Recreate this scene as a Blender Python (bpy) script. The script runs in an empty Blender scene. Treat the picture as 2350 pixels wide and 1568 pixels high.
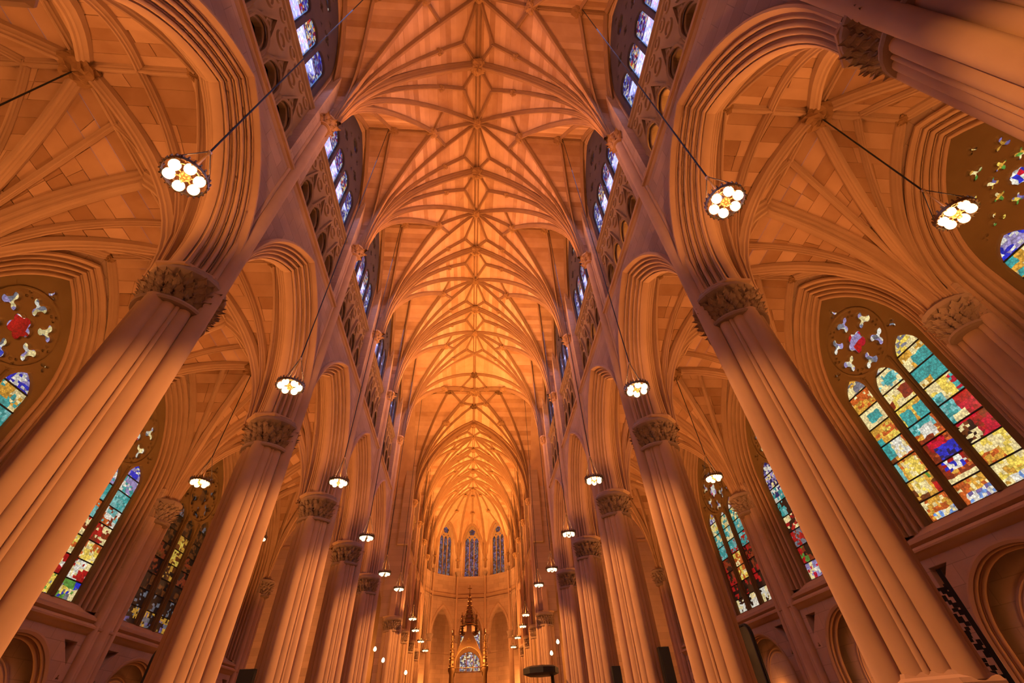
import bpy, bmesh, math, random
from math import sin, cos, pi, sqrt, acos, atan2, radians
from mathutils import Vector, Matrix

random.seed(7)
sc = bpy.context.scene
col = sc.collection

# ------------------------------------------------------------------ camera
F_PX, PITCH, YAW, ROLL, CAM = 986.0, 0.7471, 0.1115, -0.0585, Vector((0.22, 0.0, 1.6))
cam_d = bpy.data.cameras.new('camera')
cam = bpy.data.objects.new('camera', cam_d)
col.objects.link(cam)
fw = Vector((sin(YAW) * cos(PITCH), cos(YAW) * cos(PITCH), sin(PITCH)))
rt = Vector((cos(YAW), -sin(YAW), 0.0))
up = rt.cross(fw)
r2 = rt * cos(ROLL) + up * sin(ROLL)
u2 = -rt * sin(ROLL) + up * cos(ROLL)
m = Matrix((r2, u2, -fw)).transposed().to_4x4()
m.translation = CAM
cam.matrix_world = m
cam_d.sensor_width = 36.0
cam_d.lens = 36.0 * F_PX / 2350.0
cam_d.clip_start, cam_d.clip_end = 0.05, 600
sc.camera = cam

# ------------------------------------------------------------------ world, exposure
wd = bpy.data.worlds.new('world')
sc.world = wd
wd.use_nodes = True
wd.node_tree.nodes['Background'].inputs[0].default_value = (0.25, 0.32, 0.5, 1)
wd.node_tree.nodes['Background'].inputs[1].default_value = 0.5
sc.view_settings.view_transform = 'Standard'
sc.view_settings.look = 'None'
sc.view_settings.gamma = 1.0
sc.view_settings.use_curve_mapping = False
sc.view_settings.exposure = 0.34
for a_, v_ in (('max_bounces', 4), ('diffuse_bounces', 3), ('glossy_bounces', 1), ('transmission_bounces', 1), ('transparent_max_bounces', 2),
               ('adaptive_threshold', 0.1), ('adaptive_min_samples', 12), ('caustics_reflective', False), ('caustics_refractive', False)):
    setattr(sc.cycles, a_, v_)

# ------------------------------------------------------------------ main dimensions (metres, floor at 0)
B, Y0 = 6.9, 1.14                 # bay length, first column
W = 7.45                          # column axis from the nave centre
XF = 6.8                          # nave face of the arcade wall
XA = 14.7                         # face of the aisle wall
Z_CAP = 10.85                     # top of the nave capitals
Z_STR = 17.4                      # string course under the triforium
Z_TRI = 22.2                      # top of the triforium
Z_SPR, X_SPR, Z_RIDGE, Z_SIDE = 22.45, 6.5, 32.9, 30.9
CROSS0, CROSS1 = Y0 + 5 * B, Y0 + 5 * B + 14.2      # crossing piers 35.85 .. 50.05
CB = 6.65                         # choir bay
APY = CROSS1 + 3 * CB             # centre of the apse
APR = 7.0

def yk(k): return Y0 + k * B

# ------------------------------------------------------------------ lights
def aim(o, target):
    d = Vector(target) - o.location
    o.rotation_euler = d.to_track_quat('-Z', 'Y').to_euler()

def light(kind, name, loc, energy, colour, target=None, **kw):
    l = bpy.data.lights.new(name, kind)
    l.energy = energy
    l.color = colour
    for k, v in kw.items():
        setattr(l, k, v)
    o = bpy.data.objects.new(name, l)
    o.location = loc
    col.objects.link(o)
    if target is not None:
        aim(o, target)
    return o

WARM = (1.0, 0.45, 0.13)
GOLD = (1.0, 0.47, 0.13)
DAY = (0.38, 0.42, 1.0)
# floodlights fixed on the vault capitals, washing the high vault across the nave
for k in range(-1, 6):
    e = {-1: 1050, 0: 1100, 1: 1200, 2: 1650, 3: 2600, 4: 3900, 5: 4500}[k]
    for s in (-1, 1):
        light('SPOT', 'vault_flood', (s * 5.3, yk(k), 21.6), e, (1.0, .41, .13) if k < 3 else GOLD,
              (-s * 3.0, yk(k) + .3, 30.5), spot_size=radians(160), spot_blend=0.8, shadow_soft_size=0.3)
for k in range(4):
    for s in (-1, 1):
        light('SPOT', 'choir_flood', (s * 5.3, CROSS1 + k * CB, 21.6), 4600 if k else 5000, GOLD, (-s * 3.0, CROSS1 + k * CB + .3, 30.5), spot_size=radians(160), spot_blend=0.8, shadow_soft_size=0.3)
# spotlights in the triforium, each aimed down at the column opposite
for k in range(0, 6):
    for s in (-1, 1):
        light('SPOT', 'column_spot', (-s * 6.35, yk(k) - 3.4, 18.2), (24000 if k > 1 else 22000) * (.7 if s > 0 and k == 1 else .8 if k == 0 else 1), GOLD,
              (s * 7.0, yk(k), 2.2), spot_size=radians(29), spot_blend=0.5, shadow_soft_size=0.12)
# small gallery lamps inside the right triforium
for y in (yk(0) + 3.9, yk(0) + 5.1, yk(1) + 2.6, yk(1) + 4.0, yk(2) + 3.0):
    light('POINT', 'gallery_lamp', (7.75, y, 18.6), 60, GOLD, None, shadow_soft_size=0.08)
# cool daylight coming through the clerestory windows
for k in range(-1, 5):
    for s in (-1, 1):
        light('AREA', 'window_daylight', (s * 6.72, yk(k) + B / 2, 25.0), 400, DAY, (-s * 6.6, yk(k) + B / 2, 13.0),
              shape='RECTANGLE', size=4.2, size_y=5.0)
# unseen fill spots added in mid-aisle air to brighten the aisle vaults
for k in range(-1, 5):
    for s in (-1, 1):
        light('SPOT', 'aisle_vault_fill', (s * 11.0, yk(k) + B / 2, 7.5), 1000, WARM, (s * 11.0, yk(k) + B / 2, 16),
              spot_size=radians(150), spot_blend=0.8, shadow_soft_size=0.4)

for s in (-1, 1):
    light('POINT', 'transept_fill', (s * 14, 43, 9), 1500, WARM, None, shadow_soft_size=.4)  # added fill without a fixture, lifts the dark transept opening
    light('POINT', 'choir_aisle_fill', (s * 10.5, CROSS1 + 3.2, 8), 500, WARM, None, shadow_soft_size=.3)  # added fill, brightens the wall seen through the choir aisle arch
    light('POINT', 'sanctuary_fill', (s * 3.5, 67, 12.5), 1500, WARM, None, shadow_soft_size=.3)  # invented source, added to brighten the choir and apse
    for k in range(1, 5):
        light('POINT', 'niche_lamp', (s * (XA + .3), yk(k) + B / 2 + .3, 2.6), 38, WARM, None, shadow_soft_size=.1)
    light('POINT', 'ambulatory_fill', (s * 7.5, APY + 7.5, 7), 1300, WARM, None, shadow_soft_size=.4)  # added fill behind the apse arches, no real lamp there
    for k in (0, 1, 2):
        light('SPOT', 'choir_column_spot', (-s * 6.0, CROSS1 + k * CB - 5, 18.5), 24000, GOLD, (s * 7.0, CROSS1 + k * CB, 5.0), spot_size=radians(30), spot_blend=.3, shadow_soft_size=.12)
# ------------------------------------------------------------------ materials
MATS = {}
def new_mat(name):
    mt = bpy.data.materials.new(name)
    mt.use_nodes = True
    nt = mt.node_tree
    return mt, nt, nt.nodes['Principled BSDF']

def stone(name, ca, cb, var=0.5, rough=0.75, ashlar=None, bump=0.25):
    mt, nt, p = new_mat(name)
    N, L = nt.nodes.new, nt.links.new
    oi = N('ShaderNodeObjectInfo'); ge = N('ShaderNodeNewGeometry')
    add = N('ShaderNodeMath'); add.operation = 'ADD'
    L(oi.outputs['Random'], add.inputs[0]); L(ge.outputs['Random Per Island'], add.inputs[1])
    fr = N('ShaderNodeMath'); fr.operation = 'FRACT'; L(add.outputs[0], fr.inputs[0])
    tc = N('ShaderNodeTexCoord')
    no = N('ShaderNodeTexNoise'); no.inputs['Scale'].default_value = 1.3; no.inputs['Detail'].default_value = 3
    L(tc.outputs['Object'], no.inputs['Vector'])
    mx = N('ShaderNodeMath'); mx.operation = 'MULTIPLY_ADD'
    L(fr.outputs[0], mx.inputs[0]); mx.inputs[1].default_value = var
    sb = N('ShaderNodeMath'); sb.operation = 'MULTIPLY_ADD'
    L(no.outputs['Fac'], sb.inputs[0]); sb.inputs[1].default_value = 0.7; sb.inputs[2].default_value = -0.1
    L(sb.outputs[0], mx.inputs[2])
    mix = N('ShaderNodeMix'); mix.data_type = 'RGBA'
    L(mx.outputs[0], mix.inputs['Factor'])
    mix.inputs['A'].default_value = (*ca, 1); mix.inputs['B'].default_value = (*cb, 1)
    out = mix.outputs['Result']
    nt.nodes.remove(p)
    p = N('ShaderNodeBsdfDiffuse'); L(p.outputs[0], nt.nodes['Material Output'].inputs['Surface'])
    bp = N('ShaderNodeBump'); bp.inputs['Strength'].default_value = bump; bp.inputs['Distance'].default_value = 0.02
    n2 = N('ShaderNodeTexNoise'); n2.inputs['Scale'].default_value = 9; n2.inputs['Detail'].default_value = 2
    L(tc.outputs['Object'], n2.inputs['Vector'])
    h = n2.outputs['Fac']
    if ashlar:
        sep = N('ShaderNodeSeparateXYZ'); L(tc.outputs['Object'], sep.inputs[0])
        cmb = N('ShaderNodeCombineXYZ'); L(sep.outputs['Y'], cmb.inputs[0]); L(sep.outputs['Z'], cmb.inputs[1])
        br = N('ShaderNodeTexBrick'); L(cmb.outputs[0], br.inputs['Vector'])
        br.inputs['Scale'].default_value = 1.0
        br.inputs['Brick Width'].default_value = ashlar[0]; br.inputs['Row Height'].default_value = ashlar[1]
        br.inputs['Mortar Size'].default_value = 0.012
        br.inputs['Color1'].default_value = (1, 1, 1, 1); br.inputs['Color2'].default_value = (0.84, 0.84, 0.84, 1)
        br.inputs['Mortar'].default_value = (0.7, 0.7, 0.7, 1)
        mul = N('ShaderNodeMix'); mul.data_type = 'RGBA'; mul.blend_type = 'MULTIPLY'; mul.inputs['Factor'].default_value = 1
        L(out, mul.inputs['A']); L(br.outputs['Color'], mul.inputs['B'])
        out = mul.outputs['Result']
        ad = N('ShaderNodeMath'); ad.operation = 'MULTIPLY_ADD'
        L(br.outputs['Fac'], ad.inputs[0]); ad.inputs[1].default_value = -0.8; L(h, ad.inputs[2]); h = ad.outputs[0]
    if ashlar or bump > .3:
        L(h, bp.inputs['Height']); L(bp.outputs[0], p.inputs['Normal'])
    L(out, p.inputs['Color'])
    p.inputs['Roughness'].default_value = rough
    MATS[name] = mt
    return mt

def plain(name, c, rough=0.5, metal=0.0, emit=None, strength=0.0):
    mt, nt, p = new_mat(name)
    nz = nt.nodes.new('ShaderNodeTexNoise'); nz.inputs['Scale'].default_value = 14
    mx = nt.nodes.new('ShaderNodeMix'); mx.data_type = 'RGBA'
    nt.links.new(nz.outputs['Fac'], mx.inputs['Factor'])
    mx.inputs['A'].default_value = (*[v * 0.85 for v in c], 1); mx.inputs['B'].default_value = (*[min(1, v * 1.12) for v in c], 1)
    nt.links.new(mx.outputs['Result'], p.inputs['Base Color'])
    p.inputs['Roughness'].default_value = rough; p.inputs['Metallic'].default_value = metal
    if emit:
        p.inputs['Emission Color'].default_value = (*emit, 1); p.inputs['Emission Strength'].default_value = strength
        mt.cycles.emission_sampling = 'NONE'
    MATS[name] = mt
    return mt

def glass(name, strength):
    mt, nt, p = new_mat(name)
    at = nt.nodes.new('ShaderNodeVertexColor'); at.layer_name = 'glass'
    vo = nt.nodes.new('ShaderNodeTexVoronoi'); vo.inputs['Scale'].default_value = 13
    tc = nt.nodes.new('ShaderNodeTexCoord'); nt.links.new(tc.outputs['Object'], vo.inputs['Vector'])
    mr = nt.nodes.new('ShaderNodeMapRange'); nt.links.new(vo.outputs['Distance'], mr.inputs['Value'])
    mr.inputs['From Max'].default_value = 0.9; mr.inputs['To Min'].default_value = 1.35; mr.inputs['To Max'].default_value = 0.7
    mu = nt.nodes.new('ShaderNodeMix'); mu.data_type = 'RGBA'; mu.blend_type = 'MULTIPLY'; mu.inputs['Factor'].default_value = 1
    ve = nt.nodes.new('ShaderNodeTexVoronoi'); ve.feature = 'DISTANCE_TO_EDGE'; ve.inputs['Scale'].default_value = 13
    nt.links.new(tc.outputs['Object'], ve.inputs['Vector'])
    ml = nt.nodes.new('ShaderNodeMapRange'); nt.links.new(ve.outputs['Distance'], ml.inputs['Value'])
    ml.inputs['From Min'].default_value = .02; ml.inputs['From Max'].default_value = .06; ml.inputs['To Min'].default_value = .6; ml.inputs['To Max'].default_value = 1.0
    mm = nt.nodes.new('ShaderNodeMath'); mm.operation = 'MULTIPLY'
    nt.links.new(mr.outputs['Result'], mm.inputs[0]); nt.links.new(ml.outputs['Result'], mm.inputs[1])
    nt.links.new(at.outputs['Color'], mu.inputs['A']); nt.links.new(mm.outputs[0], mu.inputs['B'])
    nt.links.new(mu.outputs['Result'], p.inputs['Emission Color'])
    p.inputs['Emission Strength'].default_value = strength
    p.inputs['Base Color'].default_value = (0.02, 0.02, 0.02, 1); p.inputs['Roughness'].default_value = 0.3
    mt.cycles.emission_sampling = 'NONE'
    MATS[name] = mt
    return mt

SA, SB = (0.50, 0.30, 0.19), (0.34, 0.18, 0.10)
stone('web_stone', (0.56, 0.31, 0.175), (0.32, 0.15, 0.07), var=0.75)
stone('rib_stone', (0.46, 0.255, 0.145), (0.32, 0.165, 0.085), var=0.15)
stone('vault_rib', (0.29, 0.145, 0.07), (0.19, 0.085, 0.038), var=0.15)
stone('arch_stone', (0.54, 0.31, 0.18), (0.36, 0.19, 0.10), var=0.2)
stone('wall_stone', SA, SB, var=0.1, ashlar=(1.1, 0.55))
stone('shaft_stone', (0.54, 0.32, 0.19), (0.36, 0.19, 0.105), var=0.25)
stone('carved_stone', (0.40, 0.25, 0.17), (0.20, 0.115, 0.07), var=0.35, bump=0.6)
stone('boss_stone', (0.34, 0.165, 0.07), (0.16, 0.07, 0.028), var=0.3, bump=0.6)
stone('capital_stone', (0.6, 0.33, 0.15), (0.36, 0.17, 0.065), var=0.3, bump=0.6)
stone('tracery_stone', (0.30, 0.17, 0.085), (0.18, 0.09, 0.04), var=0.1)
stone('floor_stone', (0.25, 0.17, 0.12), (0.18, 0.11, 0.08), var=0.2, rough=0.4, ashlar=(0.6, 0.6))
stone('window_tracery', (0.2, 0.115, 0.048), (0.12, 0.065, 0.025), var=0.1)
stone('gallery_shade', (0.03, 0.018, 0.01), (0.02, 0.01, 0.006), var=0.1)  # near-black colour stands in for the shade inside the triforium openings
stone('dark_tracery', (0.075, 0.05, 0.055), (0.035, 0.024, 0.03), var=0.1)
plain('iron', (0.012, 0.008, 0.006), 0.8, 0.0)
plain('brass', (0.42, 0.24, 0.09), 0.35, 0.9)
plain('bronze', (0.22, 0.1, 0.03), 0.5, 0.6)
plain('dark_brass', (0.14, 0.08, 0.035), 0.4, 0.8)
plain('globe_glass', (1.0, 0.92, 0.75), 0.3, 0, (1.0, 0.83, 0.48), 1.6)
plain('black_paint', (0.008, 0.007, 0.006), 0.45)
plain('gilt', (0.75, 0.45, 0.12), 0.35, 0.9)
plain('candle_light', (1, 0.9, 0.7), 0.3, 0, (1.0, 0.85, 0.5), 3.0)
glass('stained_glass', 0.78)

# ------------------------------------------------------------------ helpers
def props(o, label=None, cat=None, group=None, kind=None):
    if label: o['label'] = label
    if cat: o['category'] = cat
    if group: o['group'] = group
    if kind: o['kind'] = kind
    return o

def empty(name, loc=(0, 0, 0), **kw):
    o = bpy.data.objects.new(name, None)
    o.location = loc
    o.empty_display_size = 0.2
    col.objects.link(o)
    return props(o, **kw)

def mesh(name, verts, faces, mat=None, smooth=None):
    me = bpy.data.meshes.new(name)
    me.from_pydata([tuple(v) for v in verts], [], faces)
    me.update()
    if mat: me.materials.append(MATS[mat])
    if smooth:
        me.polygons.foreach_set('use_smooth', [True] * len(me.polygons))
        me.set_sharp_from_angle(angle=radians(smooth))
    return me

def fixn(me):
    bm = bmesh.new(); bm.from_mesh(me)
    bmesh.ops.recalc_face_normals(bm, faces=bm.faces)
    bm.to_mesh(me); bm.free()
    return me

def ob(name, me, parent=None, loc=(0, 0, 0), rot=None, scale=None):
    o = bpy.data.objects.new(name, me)
    o.location = loc
    if rot: o.rotation_euler = rot
    if scale: o.scale = scale
    col.objects.link(o)
    if parent is not None: o.parent = parent
    return o

class MB:
    """collects verts and faces of one mesh"""
    def __init__(s): s.v, s.f = [], []
    def add(s, v, f):
        b = len(s.v); s.v += [tuple(p) for p in v]; s.f += [tuple(i + b for i in q) for q in f]
        return s
    def box(s, x0, x1, y0, y1, z0, z1):
        return s.add([(x0, y0, z0), (x1, y0, z0), (x1, y1, z0), (x0, y1, z0), (x0, y0, z1), (x1, y0, z1), (x1, y1, z1), (x0, y1, z1)],
                     [(0, 3, 2, 1), (4, 5, 6, 7), (0, 1, 5, 4), (1, 2, 6, 5), (2, 3, 7, 6), (3, 0, 4, 7)])
    def lathe(s, prof, n=16, c=(0, 0), ph=0.0, cap=True):
        v = [(c[0] + r * cos(2 * pi * i / n + ph), c[1] + r * sin(2 * pi * i / n + ph), z) for r, z in prof for i in range(n)]
        f = [(j * n + i, j * n + (i + 1) % n, (j + 1) * n + (i + 1) % n, (j + 1) * n + i) for j in range(len(prof) - 1) for i in range(n)]
        if cap: f += [tuple(range(n))[::-1], tuple((len(prof) - 1) * n + i for i in range(n))]
        return s.add(v, f)
    def tube(s, pts, r, n=8):
        rings = []
        for i, p in enumerate(pts):
            p = Vector(p); t = (Vector(pts[min(i + 1, len(pts) - 1)]) - Vector(pts[max(i - 1, 0)])).normalized()
            a = t.cross(Vector((0, 0, 1)))
            if a.length < 1e-4: a = Vector((1, 0, 0))
            a.normalize(); b = t.cross(a)
            rings += [p + (a * cos(2 * pi * k / n) + b * sin(2 * pi * k / n)) * r for k in range(n)]
        f = [(j * n + i, j * n + (i + 1) % n, (j + 1) * n + (i + 1) % n, (j + 1) * n + i) for j in range(len(pts) - 1) for i in range(n)]
        f += [tuple(range(n))[::-1], tuple((len(pts) - 1) * n + i for i in range(n))]
        return s.add(rings, f)
    def build(s, name, mat, smooth=None, fix=True):
        me = mesh(name, s.v, s.f, mat)
        if fix: fixn(me)
        if smooth:
            me.polygons.foreach_set('use_smooth', [True] * len(me.polygons)); me.set_sharp_from_angle(angle=radians(smooth))
        return me

def arch_half(a, h, r, n):
    """right half of a pointed arch (half span a, rise h) offset outwards by r: springing -> apex"""
    R = (a * a + h * h) / (2 * a); c = R - a; Rr = R + r
    th = acos(max(-1, min(1, c / Rr)))
    return [(-c + Rr * cos(th * i / n), Rr * sin(th * i / n)) for i in range(n + 1)]

def arch_line(a, h, r, n, jamb=0.0):
    half = arch_half(a, h, r, n)
    left = [(-s, z) for s, z in half]
    pts = left + half[::-1][1:]
    if jamb: pts = [(pts[0][0], -jamb)] + pts + [(pts[-1][0], -jamb)]
    return pts

def diag_profile(p0, p1, nroll, hollow=0.06):
    """moulded profile from p0 to p1 in the (r, d) plane, with round rolls and hollows; bulges to the side of smaller r and d"""
    (r0, d0), (r1, d1) = p0, p1
    L = sqrt((r1 - r0) ** 2 + (d1 - d0) ** 2); tr, td = (r1 - r0) / L, (d1 - d0) / L
    nr, nd = td, -tr
    if nr + nd > 0: nr, nd = -nr, -nd
    seg = L / nroll; pts = []
    for i in range(nroll):
        c = (i + .5) * seg; rad = seg * (0.30 if i % 2 else 0.24)
        pts.append((i * seg, 0.02)); pts.append((i * seg + seg * .08, -hollow))
        for q in range(6):
            a = pi - pi * q / 5
            pts.append((c + rad * cos(a), -hollow * .4 + rad * 1.15 * sin(a)))
        pts.append((i * seg + seg * .92, -hollow))
    pts.append((L, 0.0))
    return [(r0 + tr * u + nr * w, d0 + td * u + nd * w) for u, w in pts]

def sweep_arch(prof, a, h, n=12, jamb=0.0):
    """list of verts (s, z, d) and faces for a moulding of profile [(r, d)] running round a pointed arch"""
    lines = [[(s, z, d) for s, z in arch_line(a, h, r, n, jamb)] for r, d in prof]
    m_ = len(lines[0]); v = [p for l in lines for p in l]
    f = [(j * m_ + i, j * m_ + i + 1, (j + 1) * m_ + i + 1, (j + 1) * m_ + i) for j in range(len(lines) - 1) for i in range(m_ - 1)]
    return v, f

def side_mesh(name, v, f, side, x0, z0, mat, smooth=40, fix=True):
    """(s along the wall, z up, d into the wall) -> world axes for the left (-1) or right (+1) side"""
    me = mesh(name, [(side * (x0 + d), s, z + z0) for s, z, d in v], f, mat)
    if fix: fixn(me)
    if smooth:
        me.polygons.foreach_set('use_smooth', [True] * len(me.polygons)); me.set_sharp_from_angle(angle=radians(smooth))
    return me

def plate(outer, holes, d0, d1, bevel=0.0):
    """flat stone plate with openings: verts (s, z, d) and faces"""
    cu = bpy.data.curves.new('plate', 'CURVE'); cu.dimensions = '2D'; cu.fill_mode = 'BOTH'
    cu.extrude = max(0.001, abs(d1 - d0) / 2 - bevel); cu.bevel_depth = bevel; cu.bevel_resolution = 1
    for poly in [outer] + holes:
        sp = cu.splines.new('POLY'); sp.points.add(len(poly) - 1); sp.use_cyclic_u = True
        for p, q in zip(sp.points, poly): p.co = (q[0], q[1], 0, 1)
    o = bpy.data.objects.new('plate', cu)
    me = bpy.data.meshes.new_from_object(o)
    mid = (d0 + d1) / 2
    v = [(p.co.x, p.co.y, mid + p.co.z) for p in me.vertices]; f = [tuple(q.vertices) for q in me.polygons]
    bpy.data.objects.remove(o); bpy.data.curves.remove(cu); bpy.data.meshes.remove(me)
    return v, f

def foil(cx, cz, R, n, rot=pi / 2, steps=30, d=0.52, rl=0.48):
    pts = []
    for i in range(steps):
        th = 2 * pi * i / steps; best = 0.12 * R
        for k in range(n):
            dl = th - (rot + 2 * pi * k / n); q = (rl * R) ** 2 - (d * R * sin(dl)) ** 2
            if q >= 0: best = max(best, d * R * cos(dl) + sqrt(q))
        pts.append((cx + best * cos(th), cz + best * sin(th)))
    return pts

def lancet(cx, hw, z0, zs, rise, n=8):
    return [(cx - hw, z0)] + [(cx + s, zs + z) for s, z in arch_line(hw, rise, 0, n)] + [(cx + hw, z0)]

ORD = ['nearest', 'second', 'third', 'fourth', 'fifth', 'sixth', 'seventh', 'eighth']
SIDE = {-1: 'left', 1: 'right'}

# rib sweep: any 3D path, profile (lateral, depth below the surface)
RIB = [(-.5, -.25), (-.5, .25), (-.34, .42), (-.3, .62), (-.16, .72), (-.12, .92), (0, 1.0), (.12, .92), (.16, .72), (.3, .62), (.34, .42), (.5, .25), (.5, -.25)]
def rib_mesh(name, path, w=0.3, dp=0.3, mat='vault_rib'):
    v, f = [], []; n = len(RIB)
    P = [Vector(p) for p in path]
    for i, p in enumerate(P):
        t = (P[min(i + 1, len(P) - 1)] - P[max(i - 1, 0)]).normalized()
        nn = Vector((0, 0, 1)) - t * t.z
        if nn.length < 1e-3: nn = Vector((0, 1, 0)) - t * t.y
        nn.normalize(); lat = t.cross(nn)
        v += [p + lat * (a * w) - nn * (b * dp) for a, b in RIB]
    f = [(j * n + i, j * n + i + 1, (j + 1) * n + i + 1, (j + 1) * n + i) for j in range(len(P) - 1) for i in range(n - 1)]
    me = fixn(mesh(name, v, f, mat))
    me.polygons.foreach_set('use_smooth', [True] * len(me.polygons)); me.set_sharp_from_angle(angle=radians(35))
    return me

def boss_mesh(name, r, seed=0, mat='boss_stone'):
    rnd = random.Random(seed); v, f = [], []; nu, nv = 18, 9
    for j in range(nv + 1):
        ph = pi * j / nv
        for i in range(nu):
            th = 2 * pi * i / nu
            q = r * (1 + .22 * sin(5 * th + j) * sin(4 * ph) + rnd.uniform(-.12, .12))
            v.append((q * sin(ph) * cos(th), q * sin(ph) * sin(th), .62 * q * cos(ph)))
    f = [(j * nu + i, j * nu + (i + 1) % nu, (j + 1) * nu + (i + 1) % nu, (j + 1) * nu + i) for j in range(nv) for i in range(nu)]
    return fixn(mesh(name, v, f, mat))

def leaf_mesh(name, w=0.13, h=0.36, curl=0.24):
    """curling five-lobed leaf, growing up along z and bending outwards along +x"""
    wid = [.35, .9, .62, 1.0, .66, .85, .3]; v, f = [], []; nx = 5
    for side in (0, 1):
        for j, ww in enumerate(wid):
            t = j / (len(wid) - 1)
            x = curl * (0.15 * t + t ** 3) + .05 * sin(t * pi); z = h * (t - .25 * t ** 4)
            for i in range(nx):
                u = (i / (nx - 1) - .5) * 2
                v.append((x + .05 * (1 - u * u) - .03 * abs(u) - side * .04, u * ww * w, z - .04 * abs(u)))
    m_ = len(wid) * nx
    for side in (0, 1):
        for j in range(len(wid) - 1):
            for i in range(nx - 1):
                q = (j * nx + i, j * nx + i + 1, (j + 1) * nx + i + 1, (j + 1) * nx + i)
                f.append(tuple(a + side * m_ for a in (q if side == 0 else q[::-1])))
    for j in range(len(wid) - 1):
        for i in (0, nx - 1):
            a, b = j * nx + i, (j + 1) * nx + i
            f.append((a, b, b + m_, a + m_))
    b = (len(wid) - 1) * nx
    for i in range(nx - 1): f.append((b + i, b + i + 1, b + i + 1 + m_, b + i + m_))
    return fixn(mesh(name, v, f, 'carved_stone'))
LEAF = leaf_mesh('leaf')
LEAF_V = LEAF.copy(); LEAF_V.materials[0] = MATS['capital_stone']
BOSS_L, BOSS_M, BOSS_S = boss_mesh('boss', .46, 1), boss_mesh('boss', .32, 2), boss_mesh('boss', .2, 3)

# ================================================================== VAULTS
class Vault:
    """ribbed vault over one bay: a pointed tunnel along y crossed by a pointed tunnel along x"""
    def __init__(s, ax, ay, zs, zx, zy, xwall, course):
        s.ax, s.ay, s.zs, s.xwall, s.course = ax, ay, zs, xwall, course
        s.hx, s.hy = zx - zs, zy - zs
        s.Rx = (ax * ax + s.hx ** 2) / (2 * ax); s.cx = s.Rx - ax
        s.Ry = (ay * ay + s.hy ** 2) / (2 * ay); s.cy = s.Ry - ay
    def Bx(s, x):
        return s.zs + sqrt(max(0, s.Rx ** 2 - (abs(x) + s.cx) ** 2))
    def Cy(s, y):
        return s.zs + sqrt(max(0, s.Ry ** 2 - (abs(y) + s.cy) ** 2))
    def z(s, x, y): return max(s.Bx(x), s.Cy(y))
    def invC(s, z):
        h = z - s.zs
        return 0.0 if h >= s.hy else max(0.0, sqrt(max(0, s.Ry ** 2 - h * h)) - s.cy)
    def invB(s, z):
        h = z - s.zs
        return 0.0 if h >= s.hx else max(0.0, sqrt(max(0, s.Rx ** 2 - h * h)) - s.cx)
    def quads(s):
        """courses of web stones: four corners each"""
        Q = []
        def steps(R, c, h):
            th = acos(min(1, c / R)); n = max(4, round(R * th / s.course))
            return [(R * cos(th * i / n) - c) for i in range(n + 1)]
        xs = steps(s.Rx, s.cx, s.hx)
        for i in range(len(xs) - 1):
            for sx in (-1, 1):
                for sy in (-1, 1):
                    c = []
                    for x in (xs[i], xs[i + 1]):
                        x = max(x, 0); z = s.Bx(x); c.append((x, min(s.ay, s.invC(z)), z))
                    Q.append([(sx * c[0][0], sy * s.ay, c[0][2]), (sx * c[1][0], sy * s.ay, c[1][2]),
                              (sx * c[1][0], sy * c[1][1], c[1][2]), (sx * c[0][0], sy * c[0][1], c[0][2])])
        ys = steps(s.Ry, s.cy, s.hy)
        for i in range(len(ys) - 1):
            for sx in (-1, 1):
                for sy in (-1, 1):
                    c = []
                    for y in (ys[i], ys[i + 1]):
                        y = max(y, 0); z = s.Cy(y); c.append((min(s.ax, s.invB(z)), y, z))
                    Q.append([(sx * s.xwall, sy * c[0][1], c[0][2]), (sx * s.xwall, sy * c[1][1], c[1][2]),
                              (sx * c[1][0], sy * c[1][1], c[1][2]), (sx * c[0][0], sy * c[0][1], c[0][2])])
        return Q
    def line(s, a, b, n=12):
        out = []
        for i in range(n + 1):
            t = i / n; x, y = a[0] + (b[0] - a[0]) * t, a[1] + (b[1] - a[1]) * t
            out.append((x, y, s.z(x, y)))
        return out
    def groin(s, sx, sy, n=14):
        """from the corner up to where the two tunnels meet"""
        top = min(s.hx, s.hy); out = []
        for i in range(n + 1):
            z = s.zs + top * sin(pi / 2 * i / n)
            out.append((sx * s.invB(z), sy * s.invC(z), z))
        return out

def stone_block(mb, q, gap=0.012, thick=0.16, jit=0.0, split=1, rnd=None):
    P = [Vector(p) for p in q]
    n = (P[1] - P[0]).cross(P[3] - P[0])
    if n.length < 1e-6: n = (P[2] - P[1]).cross(P[0] - P[1])
    if n.length < 1e-6: return []
    n.normalize()
    if n.z < 0: n = -n
    if (P[0] - P[3]).length < .02 and (P[1] - P[2]).length < .02: return []
    out = []
    cuts = [0] + sorted(rnd.uniform(.25, .75) for _ in range(split - 1)) + [1] if split > 1 else [0, 1]
    for a, b in zip(cuts, cuts[1:]):
        R = [P[0].lerp(P[3], a), P[1].lerp(P[2], a), P[1].lerp(P[2], b), P[0].lerp(P[3], b)]
        c = sum(R, Vector()) / 4
        lo = []
        for p in R:
            d = c - p; l = d.length
            lo.append(p + d * min(.3, gap / max(l, .01)) + n * jit)
        hi = [p + n * thick for p in lo]
        v = lo + hi
        f = [(0, 1, 2, 3), (7, 6, 5, 4), (0, 4, 5, 1), (1, 5, 6, 2), (2, 6, 7, 3), (3, 7, 4, 0)]
        if mb is not None: mb.add(v, f)
        out.append((v, f))
    return out

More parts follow.
